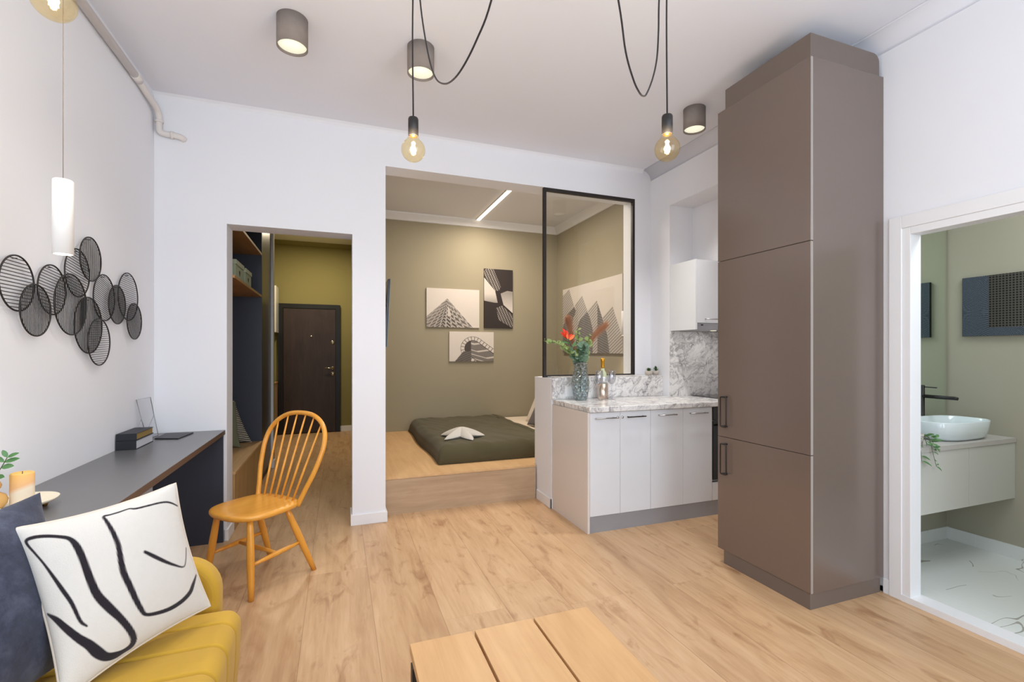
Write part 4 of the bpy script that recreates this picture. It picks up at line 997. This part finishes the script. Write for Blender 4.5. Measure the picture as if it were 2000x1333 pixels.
# ================================================================== CANVASES
LT = rgb(214, 205, 196)[:3]; DK = rgb(40, 32, 32)[:3]
def g_(v): 
    v = max(0, min(1, v)); return tuple(DK[i] + (LT[i] - DK[i]) * v for i in range(3))
def art_pyramid(u, v):
    au, av = .385, .255
    if v < av: return g_(1)
    lE = au - (v - av) * (au / .475); rE = au + (v - av) * (.49 / .745)
    if u < lE or u > rE: return g_(1)
    sp = au - (v - av) * .12
    if u < sp:
        t_ = (sp - u) / max(1e-3, sp - lE); s_ = (v - av) / (1 + 1.1 * t_)
        k = abs(((t_ * 5) % 1) - .5) < .12 or abs(((s_ * 15) % 1) - .5) < .16
        return g_(.62 if k else .12 + .25 * t_)
    t_ = (u - sp) / max(1e-3, rE - sp); s_ = (v - av) / (1 + 1.2 * t_)
    k1 = abs(((t_ * 5) % 1) - .5) < .14; k2 = abs(((s_ * 13) % 1) - .5) < .18
    if .18 < t_ < .36 and .48 < v < .72: return g_(.85)
    return g_(.75 if (k1 != k2) else (.45 if k1 else .08 + .2 * t_))
def inpoly(p, P):
    x, y = p; c_ = False; n_ = len(P); j = n_ - 1
    for i in range(n_):
        if (P[i][1] > y) != (P[j][1] > y) and x < (P[j][0] - P[i][0]) * (y - P[i][1]) / (P[j][1] - P[i][1]) + P[i][0]: c_ = not c_
        j = i
    return c_
PA = [(.0, .15), (.38, .37), (.47, .57), (.37, .57), (0, .54)]; PB = [(.57, .41), (.8, .36), (1, .37), (1, .74), (.67, .60)]
PC = [(.0, .02), (.12, 0), (.32, .0), (.58, .30), (.52, .36), (.38, .37), (.0, .12)]; PD = [(.42, .66), (.62, .61), (1, .78), (1, 1), (.86, .96), (.5, .86)]
def art_lattice(u, v):
    if inpoly((u, v), PA): return g_(.92 - .35 * max(0, v - .42) / .12)
    if inpoly((u, v), PB): return g_(.45 + .5 * max(0, (v - .40)) / .3)
    for PP in (PC, PD):
        if inpoly((u, v), PP):
            a = (u + v * 1.6) * 15; b_ = (u - v * .9) * 11
            return g_(.55 if (abs(a % 1 - .5) < .2 and abs(b_ % 1 - .5) < .3) else (.3 if abs(b_ % 1 - .5) < .12 else .08))
    return g_(.03)
def art_tower(u, v):
    x, y = u * 1.45, v; cx_, cy_ = .76, .56; dx, dy = .80, .60
    t_ = max(0, (x - cx_) * dx + (y - cy_) * dy); px_, py_ = cx_ + dx * t_, cy_ + dy * t_
    d = hypot(x - px_, y - py_)
    a = atan2(y - cy_, x - cx_)
    left = (x - cx_) < -.08
    if y > cy_ and x < cx_ - .05:
        if y > .66 and x > .18 + (1 - y) * .80: return g_(.14 + .1 * (abs((y * 14 + x * 6) % 1 - .5) < .2))
    if d < .40:
        if d > .385: return g_(.18)
        if d > .275:
            if t_ > 0: k = abs((t_ * 8.5) % 1 - .5) < .09
            else: k = abs((a * 3.2) % 1 - .5) < .09
            return g_(.15 if k else .98)
        if d > .255: return g_(.1)
        if x < cx_ - .06 : return g_(.10)
        k = (y - cy_ + d * .4) * 5.5 + (x - cx_) * -.8
        return g_(.85 if abs(k % 1 - .5) < .10 else .28)
    return g_(1)
PET = [('L', [(0.129, 0.018), (0.224, 0.28), (0.096, 0.403), (0.0, 0.595), (-0.003, 0.099)]),
 ('D', [(0.229, 0.295), (0.264, 0.369), (0.206, 0.487), (0.188, 0.638), (0.188, 1.05), (-.01, 1.05), (-.01, 0.61), (0.096, 0.403)]),
 ('L', [(0.375, 0.157), (0.472, 0.398), (0.32, 0.513), (0.276, 0.714), (0.24, 1.05), (0.15, 1.05), (0.206, 0.487), (0.264, 0.369), (0.241, 0.284)]),
 ('D', [(0.472, 0.405), (0.515, 0.507), (0.561, 0.668), (0.561, 1.05), (0.22, 1.05), (0.276, 0.713), (0.294, 0.592), (0.336, 0.502)]),
 ('L', [(0.625, 0.273), (0.635, 0.294), (0.635, 1.04), (0.53, 1.041), (0.561, 0.668), (0.476, 0.392)]),
 ('D', [(0.625, 0.273), (0.715, 0.53), (0.791, 0.758), (0.824, 1.037), (0.635, 1.04)]),
 ('L', [(0.865, 0.39), (0.967, 0.698), (1.01, 0.816), (1.01, 1.058), (0.824, 1.037), (0.791, 0.746), (0.715, 0.518)])]
def art_leaves(u, v):
    for k, PP in PET:
        if inpoly((u, v), PP):
            h_ = (v * 1.0 + u * .9) * 24 if k == 'L' else (v - u * .5) * 30
            ln_ = abs(h_ % 1 - .5) < (.2 if k == 'L' else .12)
            if k == 'L': return g_(.32 if ln_ else .80)
            return g_(.45 if ln_ else .18)
    return g_(1)
def art_grid(u, v):
    bl = rgb(96, 106, 118)[:3]
    m_ = u < .17 + .0 * v or v > .86
    if m_:
        if u < .17: k = (u / .17) * 6; l_ = (v * 30 + (v - .6) * (1 - u / .17) * 20)
        else: k = (v - .86) / .14 * 4; l_ = u * 60 + (u - .6) * ((v - .86) / .14) * 20
        w_ = 1.0 if abs(l_ % 1 - .5) < .2 else .32
        return tuple(c_ * w_ for c_ in bl)
    k = abs((u * 50) % 1 - .5) < .16 or abs((v * 25) % 1 - .5) < .16
    s_ = .5 + .5 * u
    return tuple(c_ * (s_ * .75 if k else .07) for c_ in rgb(120, 116, 108)[:3])
def canvas(name, label, p0, du, dv, nrm, fn, nu, nv, edge='canvas_edge', th=.022):
    """p0 top-left corner of the front face, du/dv full vectors, nrm outward"""
    p0, du, dv, nrm = map(Vector, (p0, du, dv, nrm))
    c0 = p0 + du / 2 + dv
    t_ = thing(name, c0 - nrm * th, label, 'wall art', 'canvas prints')
    q = [p0, p0 + du, p0 + du + dv, p0 + dv]; bq = [p - nrm * th for p in q]; fq = [p - nrm * .0006 for p in q]
    obj('canvas_block', MB().add(fq + bq, [(0, 1, 2, 3), (7, 6, 5, 4), (0, 4, 5, 1), (1, 5, 6, 2), (2, 6, 7, 3), (3, 7, 4, 0)]), edge, t_)
    obj('printed_face', MB().grid(lambda u, v: p0 + du * u + dv * v, nu, nv, cf=fn, smooth=False), 'art', t_)
YW = 6.166 - .0225 - .001
SCL = YW / 6.166
canvas('canvas_print', 'white landscape canvas of a pointed dark building corner on the bedroom back wall', (1.083 * SCL, YW, 2.156), (.714, 0, 0), (0, 0, -.512), (0, -1, 0), art_pyramid, 200, 150)
canvas('canvas_print', 'tall dark portrait canvas of zigzag buildings on the bedroom back wall', (1.868 * SCL, YW, 2.455), (.416, 0, 0), (0, 0, -.810), (0, -1, 0), art_lattice, 120, 240, 'canvas_edge_dark')
canvas('canvas_print', 'small white canvas of a curved balcony tower, lowest on the bedroom back wall', (1.385 * SCL, YW, 1.590), (.618, 0, 0), (0, 0, -.397), (0, -1, 0), art_tower, 200, 140)
canvas('canvas_print', 'large pale canvas of striped leaf shaped forms seen through the glass partition', (2.944, 5.93, 2.185), (0, -1.47, 0), (0, 0, -.885), (-1, 0, 0), art_leaves, 260, 180)
canvas('canvas_print', 'dark blue grid patterned canvas on the bathroom wall', (3.916, 1.915, 1.806), (0, -.80, 0), (0, 0, -.388), (-1, 0, 0), art_grid, 400, 200, 'canvas_edge_dark')

# ================================================================== BATHROOM
t_ = thing('bathroom_vanity', (3.5, 1.84, .41), 'wall hung pale grey vanity cabinet with two drawers in the bathroom', 'vanity')
obj('vanity_body', MB().box(3.02, 3.938, 1.681, 2.014, .41, .753), 'vanity', t_)
for (x0, x1) in ((3.02, 3.462), (3.465, 3.938)):
    obj('drawer_front', MB().box(x0, x1, 1.661, 1.680, .408, .752), 'vanity', t_, .001)
obj('vanity_top', MB().box(3.015, 3.9385, 1.655, 2.014, .754, .782), 'vanity_top', t_, .001)
# vessel basin
def basin_ring(f, z, rx=.25, ry=.145):
    out = []
    for k in range(56):
        a = 2 * pi * k / 56; ca, sa = cos(a), sin(a); p = 3.2
        out.append((3.560 + rx * f * (abs(ca) ** (2 / p)) * (1 if ca > 0 else -1), 1.815 + ry * f * (abs(sa) ** (2 / p)) * (1 if sa > 0 else -1), z))
    return out
mb = MB(); prof = [(.55, .7825), (.80, .784), (.90, .80), (.96, .84), (1.0, .892), (.985, .896), (.96, .892), (.92, .845), (.82, .805), (.4, .798)]
vs = []; 
for f_, z in prof: vs += basin_ring(f_, z)
n = 56; fs = [tuple(range(n))[::-1]]
for r_ in range(len(prof) - 1):
    for i in range(n):
        j = (i + 1) % n; fs.append((r_ * n + i, r_ * n + j, (r_ + 1) * n + j, (r_ + 1) * n + i))
fs.append(tuple(range((len(prof) - 1) * n, len(prof) * n)))
mb.add(vs, fs, True)
tag(obj('vessel_basin', mb, 'ceramic_white'), 'white oval vessel basin standing on the bathroom vanity', 'basin')
t_ = thing('tall_tap', (3.626, 1.985, .782), 'tall matt black tap behind the white basin', 'tap')
obj('tap_column', MB().lathe([(0, 0), (.024, 0), (.024, .004), (.0125, .006), (.0125, .312), (0, .314)], (3.626, 1.985, .7825), 24), 'black_metal', t_)
obj('spout', MB().tube([(3.626, 1.985, 1.023), (3.626, 1.81, 1.022), (3.626, 1.795, 1.020)], [.0115, .0115, .0095], 16), 'black_metal', t_)
obj('lever', MB().tube([(3.626, 1.985, 1.084), (3.626, 1.905, 1.082)], .0035, 10), 'black_metal', t_)
tag(obj('bathroom_mirror', MB().box(2.93, 3.925, 2.008, 2.0155, .79, 2.58), 'mirror'), 'large frameless mirror behind the basin on the far bathroom wall', 'mirror')
px_, py_ = 3.075, 1.715
t_ = thing('potted_plant', (px_, py_, .782), 'trailing green plant on the vanity beside the basin, peeking past the door frame', 'plant')
obj('pot', MB().lathe([(0, 0), (.028, 0), (.036, .07), (.032, .07), (.03, .06), (0, .06)], (px_, py_, .7825), 24), 'pot', t_)
mb = MB(); random.seed(8); st = MB()
for k in range(16):
    a = -.9 + k * .42; L = random.uniform(.05, .09); p0 = Vector((px_, py_, .83))
    mid = p0 + Vector((cos(a) * L * .6, sin(a) * L * .5 - .02, .012)); e = p0 + Vector((cos(a) * L, sin(a) * L * .8 - .03, -.03 - .06 * (k % 3)))
    if k % 2: e.z += .035
    st.tube([p0, mid, e], .0012, 5); 
    for q in (.5, .8, 1.0):
        pp = mid.lerp(e, q); mb.leaf(pp, pp + Vector((random.uniform(0, .05), random.uniform(-.04, .0), random.uniform(-.035, .015))), .018, (.1, -.7, .6), .2)
obj('stems', st, 'stem', t_); obj('leaves', mb, 'leaf', t_)
